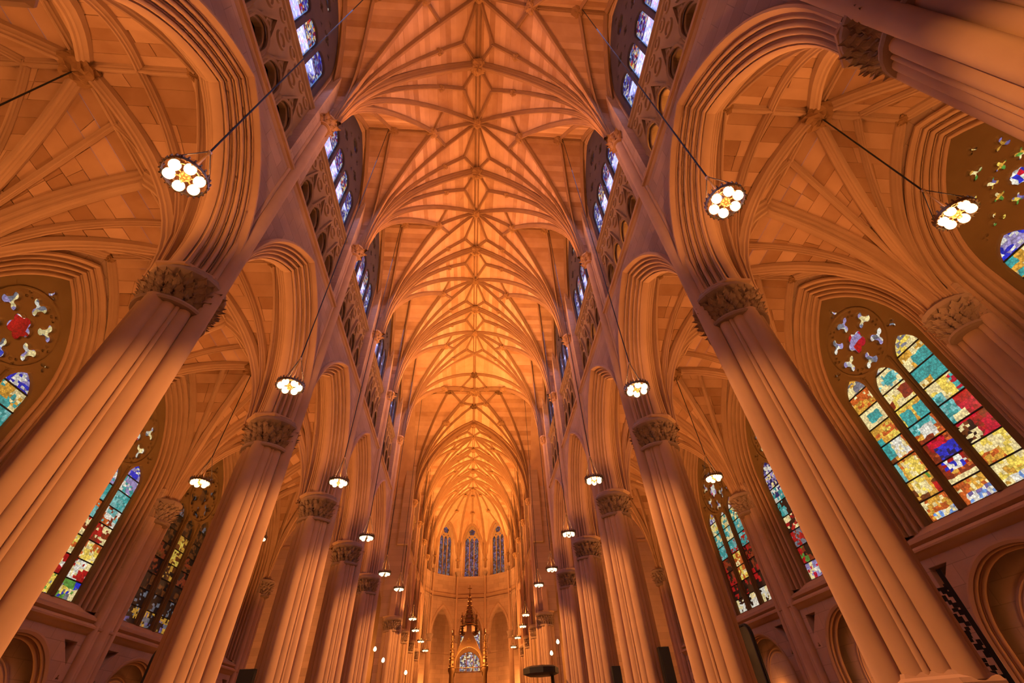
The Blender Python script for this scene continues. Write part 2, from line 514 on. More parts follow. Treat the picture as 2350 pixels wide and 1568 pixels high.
def vault_proto(V, split=1, seed=1):
    """meshes shared by all bays of one kind"""
    rnd = random.Random(seed)
    stones, joined, back = [], MB(), MB()
    for q in V.quads():
        blocks = stone_block(joined, q, jit=rnd.uniform(0, .02), split=split, rnd=rnd)
        for v, f in blocks: stones.append(fixn(mesh('web_course', v, f, 'web_stone')))
        stone_block(back, q, gap=-.01, thick=.06, jit=.10)
    return dict(stones=stones, joined=joined.build('web', 'web_stone'), back=back.build('web_backing', 'rib_stone'))

def vault_bay(V, proto, ribs, bosses, loc, singles, label, scale=None, half=False):
    e = empty('ceiling', loc, label=label, cat='vault', kind='structure', group='vault bays')
    if scale: e.scale = scale
    if singles:
        for me in proto['stones']: ob('web_course', me, e)
    else:
        props(ob('web', proto['joined'], e), kind='stuff')
    ob('web_backing', proto['back'], e)
    for me in ribs: ob('rib', me, e)
    for p, me in bosses:
        ob('boss', me, e, p)
    return e

# ---- nave
NV = Vault(X_SPR, B / 2, Z_SPR, Z_RIDGE, Z_SIDE, 7.32, 0.37)
np_ = vault_proto(NV, 1, 3)
L_ = B / 2
S1X = NV.invB(Z_SIDE)
n_ribs, n_boss = [], []
for sx in (-1, 1):
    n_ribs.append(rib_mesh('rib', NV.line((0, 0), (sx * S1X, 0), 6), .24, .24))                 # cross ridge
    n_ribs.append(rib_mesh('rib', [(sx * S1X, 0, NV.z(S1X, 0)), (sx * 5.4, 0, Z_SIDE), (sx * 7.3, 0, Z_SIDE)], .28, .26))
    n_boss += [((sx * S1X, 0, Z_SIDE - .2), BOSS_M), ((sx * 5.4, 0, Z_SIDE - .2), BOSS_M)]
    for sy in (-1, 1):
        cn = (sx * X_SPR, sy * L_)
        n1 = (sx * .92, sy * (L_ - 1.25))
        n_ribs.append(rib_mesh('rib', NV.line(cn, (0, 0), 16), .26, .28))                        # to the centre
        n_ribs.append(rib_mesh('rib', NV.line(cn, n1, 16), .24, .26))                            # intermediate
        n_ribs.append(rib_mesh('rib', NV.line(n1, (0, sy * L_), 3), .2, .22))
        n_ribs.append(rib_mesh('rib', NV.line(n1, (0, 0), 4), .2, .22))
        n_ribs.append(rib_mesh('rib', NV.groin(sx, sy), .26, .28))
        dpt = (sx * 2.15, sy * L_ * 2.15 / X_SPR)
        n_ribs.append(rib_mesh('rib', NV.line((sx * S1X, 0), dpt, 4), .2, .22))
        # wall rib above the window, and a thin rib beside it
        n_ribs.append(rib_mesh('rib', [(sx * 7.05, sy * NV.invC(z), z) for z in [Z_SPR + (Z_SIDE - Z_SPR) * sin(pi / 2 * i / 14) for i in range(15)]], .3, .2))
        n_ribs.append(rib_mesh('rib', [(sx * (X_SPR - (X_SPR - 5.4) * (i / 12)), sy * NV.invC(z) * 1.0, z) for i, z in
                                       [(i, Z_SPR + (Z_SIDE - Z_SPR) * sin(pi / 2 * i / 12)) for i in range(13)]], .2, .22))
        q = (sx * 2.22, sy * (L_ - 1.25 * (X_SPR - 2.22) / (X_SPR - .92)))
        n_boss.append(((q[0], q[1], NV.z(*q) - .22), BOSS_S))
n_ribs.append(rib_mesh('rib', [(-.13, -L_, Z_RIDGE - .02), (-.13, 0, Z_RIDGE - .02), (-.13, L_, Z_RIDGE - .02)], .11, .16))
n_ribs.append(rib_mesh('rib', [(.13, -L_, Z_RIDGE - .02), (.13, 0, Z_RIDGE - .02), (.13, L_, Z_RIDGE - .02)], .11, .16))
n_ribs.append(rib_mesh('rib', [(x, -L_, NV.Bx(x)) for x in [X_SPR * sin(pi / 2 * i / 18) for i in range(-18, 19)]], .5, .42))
n_boss += [((0, 0, Z_RIDGE - .28), BOSS_M), ((0, -L_, Z_RIDGE - .38), BOSS_L)]
for k in range(-1, 5):
    lab = 'star-ribbed orange stone vault of the nave, %s bay from the camera' % (ORD[k] if k >= 0 else 'bay directly overhead, before the nearest')
    if k < 0: lab = 'star-ribbed nave vault bay behind the camera'
    vault_bay(NV, np_, n_ribs, n_boss, (0, yk(k) + L_, 0), 0 <= k <= 3, lab)
for k in range(3):
    vault_bay(NV, np_, n_ribs, n_boss, (0, CROSS1 + (k + .5) * CB, 0), False,
              'ribbed vault of the choir beyond the crossing, %s bay' % ('nearest', 'middle', 'farthest')[k], (1, CB / B, 1))

# ---- crossing
CW = CROSS1 - CROSS0
CV = Vault(7.0, CW / 2, Z_SPR, Z_RIDGE + .3, Z_RIDGE + .3, 7.3, 0.6)
cp = vault_proto(CV, 1, 5)
c_ribs, c_boss = [], [((0, 0, Z_RIDGE), boss_mesh('boss', .7, 9))]
H = CW / 2
for sx in (-1, 1):
    c_ribs.append(rib_mesh('rib', CV.line((0, 0), (sx * 7.2, 0)), .3, .3))
    c_ribs.append(rib_mesh('rib', CV.line((0, 0), (0, sx * H)), .3, .3))
    c_ribs.append(rib_mesh('rib', [(x, sx * H, CV.Bx(x)) for x in [7.0 * sin(pi / 2 * i / 18) for i in range(-18, 19)]], .8, .5))
    for sy in (-1, 1):
        cn = (sx * 7.0, sy * H)
        c_ribs.append(rib_mesh('rib', CV.line(cn, (0, 0), 18), .34, .34))
        for t in ((sx * 3.0, 0), (0, sy * 3.2)):
            c_ribs.append(rib_mesh('rib', CV.line(cn, t, 16), .26, .28))
            c_boss.append(((t[0], t[1], CV.z(*t) - .25), BOSS_L))
        c_ribs.append(rib_mesh('rib', CV.line((sx * 3.0, 0), (sx * 1.5, sy * 1.6), 4), .24, .24))
        c_ribs.append(rib_mesh('rib', CV.line((0, sy * 3.2), (sx * 1.5, sy * 1.6), 4), .24, .24))
        c_boss.append(((sx * 1.5, sy * 1.6, CV.z(1.5, 1.6) - .25), BOSS_M))
        c_boss.append(((sx * 3.4, sy * 3.55, CV.z(3.4, 3.55) - .25), BOSS_L))
        c_boss.append(((sx * 5.0, 0, CV.z(5.0, 0) - .25), BOSS_L))
vault_bay(CV, cp, c_ribs, c_boss, (0, (CROSS0 + CROSS1) / 2, 0), False, 'wide star vault over the crossing with a large central boss')

# ---- aisles
AXC, AHX = 11.42, 3.2
AV = Vault(AHX, B / 2 - .15, 10.7, 16.7, 16.7, 3.5, 0.5)
ap_ = vault_proto(AV, 2, 8)
a_ribs, a_boss = [], [((0, 0, 16.7 - .34), BOSS_L)]
LA = AV.ay
for sx in (-1, 1):
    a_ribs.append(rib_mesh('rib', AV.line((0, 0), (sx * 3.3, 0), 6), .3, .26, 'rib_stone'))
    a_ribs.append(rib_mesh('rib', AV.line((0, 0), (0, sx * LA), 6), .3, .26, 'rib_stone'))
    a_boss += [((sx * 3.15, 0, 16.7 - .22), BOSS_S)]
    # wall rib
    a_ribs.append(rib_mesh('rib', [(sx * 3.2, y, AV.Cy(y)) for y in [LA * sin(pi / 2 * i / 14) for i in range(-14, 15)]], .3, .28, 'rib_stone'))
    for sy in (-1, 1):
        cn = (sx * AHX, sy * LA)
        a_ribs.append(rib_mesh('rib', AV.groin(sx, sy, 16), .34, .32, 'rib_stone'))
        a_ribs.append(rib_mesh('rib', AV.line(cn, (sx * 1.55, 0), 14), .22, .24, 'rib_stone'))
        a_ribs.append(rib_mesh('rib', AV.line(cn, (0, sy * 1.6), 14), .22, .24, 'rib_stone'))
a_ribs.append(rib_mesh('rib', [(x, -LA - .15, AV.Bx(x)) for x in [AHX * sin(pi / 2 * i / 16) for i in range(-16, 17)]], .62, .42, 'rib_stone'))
for k in range(-1, 5):
    for s in (-1, 1):
        lab = 'ribbed stone vault of the %s aisle, %s bay from the camera' % (SIDE[s], ORD[k]) if k >= 0 else 'ribbed vault of the %s aisle behind the camera' % SIDE[s]
        vault_bay(AV, ap_, a_ribs, a_boss, (s * AXC, yk(k) + B / 2, 0), 0 <= k <= 2, lab)

# ---- apse: five cells meeting at one boss
def apse_angle(i): return radians((i - 2) * 36)
AH = APR * math.tan(radians(18))
e = empty('ceiling', (0, APY, 0), label='ribbed half-dome vault of the apse above its tall windows', cat='vault', kind='structure', group='vault bays')
web = MB()
def apse_pt(i, u, t):
    """cell i, u across -1..1, t from wall (0) to boss (1), local to the apse centre"""
    a = apse_angle(i); ca, sa = cos(a), sin(a)
    rad = (1 - t); xw, yw = u * AH * rad, APR * rad
    zr = Z_SPR + (Z_RIDGE - Z_SPR) * sqrt(max(0, 1 - (1 - t) ** 2.2))
    zw = 29.4 + (Z_RIDGE - 29.4) * t
    zwall = Z_SPR + (29.4 - Z_SPR) * (max(0, 1 - abs(u) ** 2)) ** .6
    z = max(zr, zwall + (zw - 29.4))
    return (xw * ca + yw * sa, -xw * sa + yw * ca, min(z, Z_RIDGE))
for i in range(5):
    nu, ntt = 12, 12
    v = [apse_pt(i, -1 + 2 * a / nu, b / ntt) for b in range(ntt + 1) for a in range(nu + 1)]
    web.add(v, [(b * (nu + 1) + a, b * (nu + 1) + a + 1, (b + 1) * (nu + 1) + a + 1, (b + 1) * (nu + 1) + a) for b in range(ntt) for a in range(nu)])
    if i < 5:
        ob('rib', rib_mesh('rib', [apse_pt(i, 0, t / 10) for t in range(11)], .26, .26), e)
    ob('rib', rib_mesh('rib', [apse_pt(i, 1, t / 14) for t in range(15)], .34, .34), e)
    ob('rib', rib_mesh('rib', [apse_pt(i, -1 + a / 12, 0.015) for a in range(25)], .36, .3), e)
ob('rib', rib_mesh('rib', [apse_pt(0, -1, t / 14) for t in range(15)], .34, .34), e)
ob('web', web.build('web', 'web_stone', None, True), e)
ob('boss', BOSS_L, e, (0, 0, Z_RIDGE - .4))
for i in range(5):
    for t in (.35, .7):
        p = apse_pt(i, 0, t); ob('boss', BOSS_M, e, (p[0], p[1], p[2] - .25))

# ================================================================== COLUMNS
def flute_core(r0, amp, n, z0, z1):
    m_ = 48
    ring = [((r0 + amp * cos(n * 2 * pi * i / m_)) * cos(2 * pi * i / m_), (r0 + amp * cos(n * 2 * pi * i / m_)) * sin(2 * pi * i / m_)) for i in range(m_)]
    v = [(x, y, z) for z in (z0, z1) for x, y in ring]
    f = [(i, (i + 1) % m_, m_ + (i + 1) % m_, m_ + i) for i in range(m_)]
    return v, f

def cyl(name, r, z0, z1, n=14, mat='shaft_stone'):
    return MB().lathe([(r, z0), (r, z1)], n).build(name, mat, 50)

CORE = MB().add(*flute_core(.5, .06, 12, 1.8, 9.9)).build('core', 'shaft_stone', 60)
SH_BIG, SH_MID, SH_SM = cyl('shaft', .25, 1.95, 9.75, 20), cyl('shaft', .165, 1.95, 9.75, 14), cyl('shaft', .05, 1.95, 9.75, 8)
BASE = MB().lathe([(.95, 0), (.95, .5), (.86, .6), (.84, 1.75), (.87, 1.8), (.9, 1.84), (.9, 1.92), (.86, 1.98), (.78, 2.02), (.74, 2.08), (.5, 2.1)], 8, ph=pi / 8).build('base', 'shaft_stone', 25)
BELL = MB().lathe([(.7, 9.58), (.8, 9.62), (.82, 9.68), (.8, 9.74), (.6, 9.78), (.57, 9.94), (.57, 10.25), (.6, 10.42), (.8, 10.5), (.86, 10.56), (.9, 10.62), (.9, 10.7), (.84, 10.78), (.82, 10.86), (.4, 10.9)], 24).build('bell', 'carved_stone', 30)
VSH_B, VSH_S = cyl('vaulting_shaft', .2, 1.9, 21.8, 16), cyl('vaulting_shaft', .08, 10.9, 21.8, 10)
VBELL = MB().lathe([(.22, 21.7), (.3, 21.75), (.3, 21.83), (.24, 21.87), (.25, 22.05), (.36, 22.28), (.44, 22.33), (.44, 22.42), (.4, 22.5), (.2, 22.55)], 14).build('vault_capital', 'capital_stone', 30)

LEAVES_J = {}
def leaf_ring(tiers, seed):
    rnd = random.Random(seed); out = []
    for (r, z, n, sc_, ph) in tiers:
        for i in range(n):
            a = 2 * pi * (i + ph) / n + rnd.uniform(-.05, .05)
            s_ = sc_ * rnd.uniform(.85, 1.15)
            out.append(((r * cos(a), r * sin(a), z + rnd.uniform(-.03, .03)), a, s_))
    return out
CAP_TIERS = [(.66, 9.74, 20, .78, 0), (.67, 9.9, 21, .84, .5), (.68, 10.08, 22, .86, 0), (.72, 10.26, 23, .86, .5)]
VCAP_TIERS = [(.25, 21.78, 7, .9, 0), (.28, 22.0, 8, 1.05, .5)]
def joined_leaves(key, tiers):
    if key not in LEAVES_J:
        mb = MB(); lv = [tuple(x.co) for x in LEAF.vertices]; lf = [tuple(p.vertices) for p in LEAF.polygons]
        for p, a, s_ in leaf_ring(tiers, 4):
            mb.add([(p[0] + s_ * (x * cos(a) - y * sin(a)), p[1] + s_ * (x * sin(a) + y * cos(a)), p[2] + s_ * z) for x, y, z in lv], lf)
        LEAVES_J[key] = mb.build('leaf_carving', 'capital_stone' if key == 'vcap' else 'carved_stone', None, False)
    return LEAVES_J[key]

def put_leaves(parent, key, tiers, singles):
    if singles:
        for p, a, s_ in leaf_ring(tiers, 4): ob('leaf', LEAF_V if key == 'vcap' else LEAF, parent, p, (0, 0, a), (s_, s_, s_))
    else:
        props(ob('leaf_carving', joined_leaves(key, tiers), parent), kind='stuff')

def column(x, y, side, label, leaves=False, vshaft=True, scale=None, group='clustered columns of the arcade'):
    e = empty('clustered_column', (x, y, 0), label=label, cat='column', group=group, kind='thing')
    if scale: e.scale = scale
    ob('core', CORE, e); ob('base', BASE, e)
    for i in range(4):
        a = pi / 2 * i
        if not (vshaft and abs(cos(a) + side) < .01):
            ob('shaft', SH_BIG, e, (.58 * cos(a), .58 * sin(a), 0))
        a += pi / 4
        for q in (-.3, .3):
            ob('shaft', SH_MID, e, (.57 * cos(a + q), .57 * sin(a + q), 0))
        ob('shaft', SH_SM, e, (.66 * cos(a), .66 * sin(a), 0))
    c = ob('capital', BELL, e)
    put_leaves(c, 'cap', CAP_TIERS, leaves)
    if vshaft:
        vx = -side * .74
        ob('vaulting_shaft', VSH_B, e, (vx, 0, 0))
        for q in (-1, 1): ob('vaulting_shaft', VSH_S, e, (vx + side * .1, q * .24, 0))
        vc = ob('vault_capital', VBELL, e, (vx, 0, 0))
        put_leaves(vc, 'vcap', VCAP_TIERS, leaves)
    return e

for k in range(0, 6):
    for s in (-1, 1):
        lab = 'tall clustered stone column with leafy capital, %s of the %s arcade from the camera' % (ORD[k], SIDE[s])
        if k == 5: lab = 'clustered pier at the near %s corner of the crossing' % SIDE[s]
        if k == 0: lab = 'clustered column right beside the camera on the %s' % SIDE[s]
        column(s * W, yk(k) - ((.1 if s > 0 else .3) if k == 0 else 0), s, lab, leaves=(k == 1 or (k == 0 and s > 0)))
for k in range(0, 4):
    for s in (-1, 1):
        lab = ('clustered pier at the far %s corner of the crossing' % SIDE[s]) if k == 0 else 'slim clustered choir column on the %s, %s beyond the crossing' % (SIDE[s], ORD[k].replace('nearest', 'first'))
        column(s * W, CROSS1 + k * CB, s, lab, group='clustered columns of the choir')

# ================================================================== NAVE ARCADE WALLS
ARCA, ARCH_ = 2.66, 4.35         # arch half span and rise
ARC_Z = 11.6                   # springing
half = [(.74, .02), (.74, -.1), (.70, -.17), (.64, -.17), (.60, -.08), (.58, .03)] + diag_profile((.56, .03), (.04, .6), 4, .085)
prof = half + [(0.0, .66), (0.0, .84)] + [(r, 1.5 - d) for r, d in half[::-1]]
av, af = sweep_arch(prof, ARCA, ARCH_, 16, jamb=.8)
ARCH = {s: side_mesh('arch_moulding', av, af, s, XF, ARC_Z, 'arch_stone', 35) for s in (-1, 1)}

def spandrel(a, h, r, hw, zspr, ztop, d0, d1, n=16, zbot=None):
    """wall above an arch, both faces, (s, z, d)"""
    pts = [(s, zspr + z) for s, z in arch_line(a, h, r, n)]
    v, f = [], []
    for d in (d0, d1):
        b = len(v)
        zb = zbot if zbot is not None else zspr
        line = [(-hw, zb), (pts[0][0], zb)] + pts + [(pts[-1][0], zb), (hw, zb)]
        v += [(s, z, d) for s, z in line] + [(s, ztop, d) for s, z in line]
        m_ = len(line)
        f += [(b + i, b + i + 1, b + m_ + i + 1, b + m_ + i) for i in range(m_ - 1)]
    return v, f
sv, sf = spandrel(ARCA, ARCH_, .68, B / 2, ARC_Z, Z_STR + .02, 0, 1.5, zbot=10.8)
SPAN = {s: side_mesh('spandrel', sv, sf, s, XF, 0, 'wall_stone', 20) for s in (-1, 1)}

# string course
def strip(prof, hw):
    v = [(s, z, d) for d, z in prof for s in (-hw, hw)]
    return v, [(2 * i, 2 * i + 1, 2 * i + 3, 2 * i + 2) for i in range(len(prof) - 1)]
stv, stf = strip([(.0, -.22), (-.06, -.16), (-.08, -.1), (-.16, -.06), (-.18, .04), (-.12, .1), (.4, .12)], B / 2)
STRING = {s: side_mesh('string_course', stv, stf, s, XF, Z_STR + .1, 'rib_stone', 30) for s in (-1, 1)}

# triforium: pierced screen of four pointed openings with gables and foils
tz0, tz1 = Z_STR + .1, Z_TRI
holes = []
TW = 2.55
for i in range(4):
    c = -TW + TW / 4 + i * TW / 2
    holes.append(lancet(c, .44, tz0 + .3, tz0 + 1.45, .7))
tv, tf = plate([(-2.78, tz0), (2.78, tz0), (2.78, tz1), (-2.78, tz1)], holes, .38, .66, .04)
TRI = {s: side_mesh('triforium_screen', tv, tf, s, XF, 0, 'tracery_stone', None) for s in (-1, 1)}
gm = MB()
gv, gf = [], []
for i in range(4):
    c = -TW + TW / 4 + i * TW / 2
    v, f = sweep_arch([(.02, .30), (.02, .24), (.1, .2), (.16, .24), (.16, .36)], .44, .7, 7, jamb=1.1)
    b = len(gv); gv += [(s + c, z + tz0 + 1.45, d) for s, z, d in v]; gf += [tuple(q + b for q in w) for w in f]
    # gable
    for sg in (-1, 1):
        p = [(c + sg * .62, tz0 + 1.5), (c + sg * .52, tz0 + 1.5), (c, tz0 + 3.2), (c, tz0 + 3.45)]
        b = len(gv); gv += [(a, z, d) for d in (.38, .24) for a, z in p]
        gf += [tuple(q + b for q in w) for w in [(4, 5, 6, 7), (0, 1, 5, 4), (1, 2, 6, 5), (3, 0, 4, 7)]]
def ring_relief(cx, cz, r, d, w, foils=0):
    n = 24
    for i in range(n):
        a = 2 * pi * i / n
        for q, e_ in ((-w, 0), (-w * .5, -w), (w * .5, -w), (w, 0)): gv.append((cx + (r + q) * cos(a), cz + (r + q) * sin(a), d + e_))
    b = len(gv) - 4 * n
    for i in range(n):
        for j in range(3): gf.append((b + 4 * i + j, b + 4 * i + j + 1, b + 4 * ((i + 1) % n) + j + 1, b + 4 * ((i + 1) % n) + j))
for i in range(4): ring_relief(-TW + TW / 4 + i * TW / 2, tz0 + 2.55, .16, .38, .06)
for i in range(9): ring_relief(-TW + .15 + i * (2 * TW - .3) / 8, tz0 + 4.15, .19, .38, .06)
for i in range(5): ring_relief(max(-TW + .2, min(TW - .2, -TW + i * TW / 2)), tz0 + 3.35, .26, .38, .07)
GAB = {s: side_mesh('triforium_arcade', gv, gf, s, XF, 0, 'tracery_stone', 35) for s in (-1, 1)}
COLN = {s: MB().lathe([(.12, tz0), (.12, tz0 + .15), (.07, tz0 + .22), (.07, tz0 + 1.25), (.13, tz0 + 1.4), (.13, tz0 + 1.48)], 10).build('colonnette', 'tracery_stone', 40) for s in (1,)}
# ledge above the triforium
ldv, ldf = strip([(.38, -.25), (.30, -.2), (.28, -.1), (.2, -.05), (.2, .05), (.28, .1), (.75, .14)], 2.78)
LEDGE = {s: side_mesh('clerestory_ledge', ldv, ldf, s, XF, Z_TRI, 'tracery_stone', 30) for s in (-1, 1)}
# flat pier strip between bays
def pier(s):
    return MB().box(min(s * XF, s * 7.9), max(s * XF, s * 7.9), -.68, .68, Z_STR + .1, 27).build('pier_strip', 'wall_stone')
PIER = {s: pier(s) for s in (-1, 1)}
# gallery behind the triforium and the wall above the clerestory window
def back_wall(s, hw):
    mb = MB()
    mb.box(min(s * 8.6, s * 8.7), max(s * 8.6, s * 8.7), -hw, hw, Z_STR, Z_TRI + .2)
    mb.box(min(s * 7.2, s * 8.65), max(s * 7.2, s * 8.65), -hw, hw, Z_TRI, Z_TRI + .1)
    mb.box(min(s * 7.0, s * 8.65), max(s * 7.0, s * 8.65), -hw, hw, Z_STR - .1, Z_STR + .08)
    return mb.build('gallery', 'gallery_shade')
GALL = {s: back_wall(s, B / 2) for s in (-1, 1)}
# clerestory wall with window opening
CLA, CLS, CLR = 2.55, 25.8, 4.25       # half width, springing, rise
cv, cf = spandrel(CLA, CLR, .3, B / 2, CLS, 32, .36, .8, zbot=Z_TRI)
CLW = {s: side_mesh('clerestory_wall', cv, cf, s, XF, 0, 'wall_stone', None) for s in (-1, 1)}
cm, cmf = sweep_arch(diag_profile((.34, .33), (.0, .52), 3, .03), CLA, CLR, 12, jamb=CLS - Z_TRI)
CLM = {s: side_mesh('window_moulding', cm, cmf, s, XF, CLS, 'rib_stone', 35) for s in (-1, 1)}

IMPOST = {s: MB().box(min(s * (XF + .1), s * (XF + 1.4)), max(s * (XF + .1), s * (XF + 1.4)), -.2, .2, 10.8, 13.2).box(min(s * (XF + .5), s * (XF + 1.0)), max(s * (XF + .5), s * (XF + 1.0)), -.62, .62, 10.8, 13).lathe([(.84, 10.76), (.93, 10.82), (.93, 10.9), (.5, 10.92)], 8, (s * (XF + .75), 0), pi / 8).build('impost', 'arch_stone') for s in (-1, 1)}
def nave_wall(side, ys, name, label, sy=1.0):
    w = empty(name, (0, 0, 0), label=label, cat='wall', kind='structure')
    for y in ys:
        for nm, d in (('spandrel', SPAN), ('arch_moulding', ARCH), ('string_course', STRING), ('triforium_screen', TRI), ('triforium_arcade', GAB),
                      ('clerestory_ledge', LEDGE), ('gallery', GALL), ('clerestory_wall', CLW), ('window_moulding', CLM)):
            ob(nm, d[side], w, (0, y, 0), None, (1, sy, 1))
        for i in range(5):
            ob('colonnette', COLN[1], w, (side * (XF + .28), y + (-TW + i * TW / 2) * sy, 0))
    for y in sorted({round(q + t, 3) for q in ys for t in (-B / 2 * sy, B / 2 * sy)}):
        ob('pier_strip', PIER[side], w, (0, y, 0)); ob('impost', IMPOST[side], w, (0, y, 0))
    return w
for s in (-1, 1):
    nave_wall(s, [yk(k) + B / 2 for k in range(-1, 5)], 'wall_' + SIDE[s], '%s nave wall: pointed arcade, carved triforium gallery and clerestory' % SIDE[s])
    nave_wall(s, [CROSS1 + (k + .5) * CB for k in range(3)], 'wall_choir_' + SIDE[s], '%s wall of the choir with narrow pointed arches beyond the crossing' % SIDE[s], CB / B)

# ================================================================== STAINED GLASS WINDOWS
def lin(c): return tuple(((v / 255) / 12.92 if v / 255 <= .04045 else ((v / 255 + .055) / 1.055) ** 2.4) for v in c)
PAL = dict(cream=(250, 226, 160), yellow=(250, 215, 90), gold=(226, 165, 60), orange=(205, 95, 35), brown=(110, 55, 18), dark=(38, 20, 10), teal=(60, 165, 160),
           aqua=(125, 195, 190), red=(185, 22, 22), crimson=(205, 15, 50), blue=(30, 50, 200), navy=(30, 32, 95), violet=(120, 105, 165), lilac=(165, 150, 200),
           white=(238, 232, 215), grey=(120, 120, 130), green=(90, 150, 60), sky=(110, 150, 215), slate=(62, 66, 98), rust=(140, 50, 20), black=(12, 9, 8))
PAL = {k: lin(v) for k, v in PAL.items()}

def pane_mesh(name, w, h, nx, nz, colf, rnd, gain=1.0, jit=.3):
    """leaded panel in the (s, z) plane made of small uneven quarries"""
    xs = [[(i / nx - .5) * w + (rnd.uniform(-jit, jit) * w / nx if 0 < i < nx else 0) for i in range(nx + 1)] for _ in range(nz + 1)]
    zs = [[(j / nz) * h + (rnd.uniform(-jit, jit) * h / nz if 0 < j < nz else 0) for i in range(nx + 1)] for j in range(nz + 1)]
    v = [(xs[j][i], zs[j][i]) for j in range(nz + 1) for i in range(nx + 1)]
    f, cols = [], []
    for j in range(nz):
        for i in range(nx):
            f.append((j * (nx + 1) + i, j * (nx + 1) + i + 1, (j + 1) * (nx + 1) + i + 1, (j + 1) * (nx + 1) + i))
            c = colf((i + .5) / nx, (j + .5) / nz)
            g = gain * rnd.uniform(.7, 1.2)
            cols.append(tuple(min(1.2, q * g) for q in c))
    return v, f, cols

def pane_obj(name, parent, v, f, cols, T):
    me = mesh(name, [T(s, z) for s, z in v], f, 'stained_glass')
    ca = me.color_attributes.new('glass', 'FLOAT_COLOR', 'CORNER')
    k = 0
    for p, c in zip(me.polygons, cols):
        for _ in p.vertices:
            ca.data[k].color = (*c, 1); k += 1
    return ob(name, me, parent)

def mosaic(rnd, names):
    return lambda u, w: PAL[rnd.choice(names)]

# pictorial layouts: per panel from the top (w0, w1, u0, u1, colours) patches over a ground
def panel_fn(rnd, ground, patches):
    blk = [[rnd.choice(ground) for _ in range(4)] for _ in range(3)]
    def fn(u, w):
        c = blk[min(2, int(w * 3))][min(3, int(u * 4))] if rnd.random() < .75 else rnd.choice(ground)
        for (u0, u1, w0, w1, cs) in patches:
            if u0 <= u <= u1 and w0 <= w <= w1: c = rnd.choice(cs)
        return PAL[c]
    return fn

Y, Cm, T_, O, R_ = 'yellow', 'cream', 'teal', 'orange', 'red'
BIG = [   # three lancets, far to near, panels top to bottom
    [(['cream', 'gold', 'grey'], []), (['cream', 'gold', 'orange'], [(.2, .8, .1, .5, ['orange', 'gold'])]), (['cream'], [(.3, .75, .2, .75, [T_])]),
     (['yellow', 'gold', 'orange'], [(0, .3, 0, .4, [T_])]), (['orange', 'brown', 'gold'], [(0, .35, .2, 1, [T_]), (.4, .8, .1, 1, ['white', 'cream'])]),
     (['orange', 'gold'], [(0, .2, 0, 1, ['aqua']), (.3, .8, 0, .9, ['cream', 'yellow'])]), (['brown', 'gold'], [(.2, .6, .3, 1, ['cream', 'yellow']), (.7, 1, .0, .5, [R_]), (.6, 1, .6, 1, ['green', 'gold'])]),
     (['cream', 'gold', 'orange'], [(.2, .9, 0, .4, ['white', 'sky', 'cream'])])],
    [(['white', 'grey', 'cream'], []), (['cream', 'aqua'], [(.4, .7, .3, .7, [T_])]), (['cream', 'yellow'], [(.55, 1, .3, .9, ['rust']), (0, .2, .1, .5, ['rust'])]),
     (['yellow', 'gold'], [(.1, .42, 0, .7, [T_]), (.58, .95, 0, .7, [T_])]), (['orange', 'gold'], [(0, .8, .5, 1, [T_, 'aqua']), (.3, .7, .1, .8, ['white']), (.0, .5, 0, .3, ['rust'])]),
     (['rust', 'orange'], [(.2, .7, .5, 1, ['crimson', 'red']), (.25, .9, .0, .6, ['blue', 'navy', 'blue'])]), (['orange', 'rust', 'gold'], [(.2, .8, .5, 1, ['blue', 'red', 'white']), (.0, 1, 0, .2, ['cream'])]),
     (['cream', 'gold', 'orange'], [(.2, .9, .05, .5, ['white', 'violet', 'sky'])])],
    [(['cream', 'yellow', 'grey'], []), (['cream', 'gold'], [(.4, .9, 0, .6, [T_])]), (['cream', 'gold'], [(0, 1, .4, 1, [T_]), (.5, 1, .0, .5, [T_])]), (['cream', 'yellow'], [(0, .4, .0, .5, ['aqua', 'teal']), (.7, 1, 0, .9, ['crimson', T_])]),
     (['crimson', 'red'], [(0, .45, .0, 1, [T_, 'aqua']), (.2, .5, 0, .4, ['cream'])]), (['red', 'rust', 'crimson'], [(0, .45, 0, .9, ['brown', 'cream', 'dark'])]), (['yellow', 'cream'], [(0, .5, .0, .5, ['gold', 'orange'])]),
     (['cream', 'yellow', 'gold'], [(.3, .9, .0, .4, ['white', 'sky'])])]]
def style_rows(tab):
    return [[(g, []) for g in tab] for _ in range(3)]
ST_L2 = style_rows([['white', 'blue', 'lilac'], ['lilac', 'white', 'teal'], ['teal', 'aqua'], ['white', 'orange', 'aqua', 'rust'], ['rust', 'red', 'cream'], ['cream', 'orange', 'yellow'], ['cream', 'red', 'white'], ['yellow', 'cream', 'grey', 'green', 'blue']])
ST_DARK = style_rows([['dark', 'brown', 'black', 'grey'], ['dark', 'brown', 'black'], ['dark', 'black', 'brown'], ['black', 'brown', 'rust'], ['black', 'dark', 'rust'], ['black', 'dark', 'brown'], ['dark', 'black', 'grey'], ['grey', 'dark', 'gold', 'violet']])
ST_DARK[1][2] = ST_DARK[1][3] = (['gold', 'yellow', 'brown'], [])
ST_DARK[1][4] = (['gold', 'brown', 'dark'], [])
ST_R2 = style_rows([['violet', 'white', 'navy'], ['lilac', 'cream', 'navy'], ['teal', 'navy', 'white'], ['aqua', 'teal', 'dark'], ['red', 'dark', 'cream'], ['red', 'grey', 'rust'], ['red', 'rust', 'dark', 'green'], ['cream', 'white', 'lilac', 'crimson']])
ST_R3 = style_rows([['white', 'gold', 'violet'], ['yellow', 'teal', 'cream'], ['teal', 'aqua', 'cream'], ['aqua', 'red', 'teal'], ['red', 'rust', 'dark'], ['red', 'dark', 'rust'], ['dark', 'black', 'red'], ['white', 'cream', 'dark', 'white']])
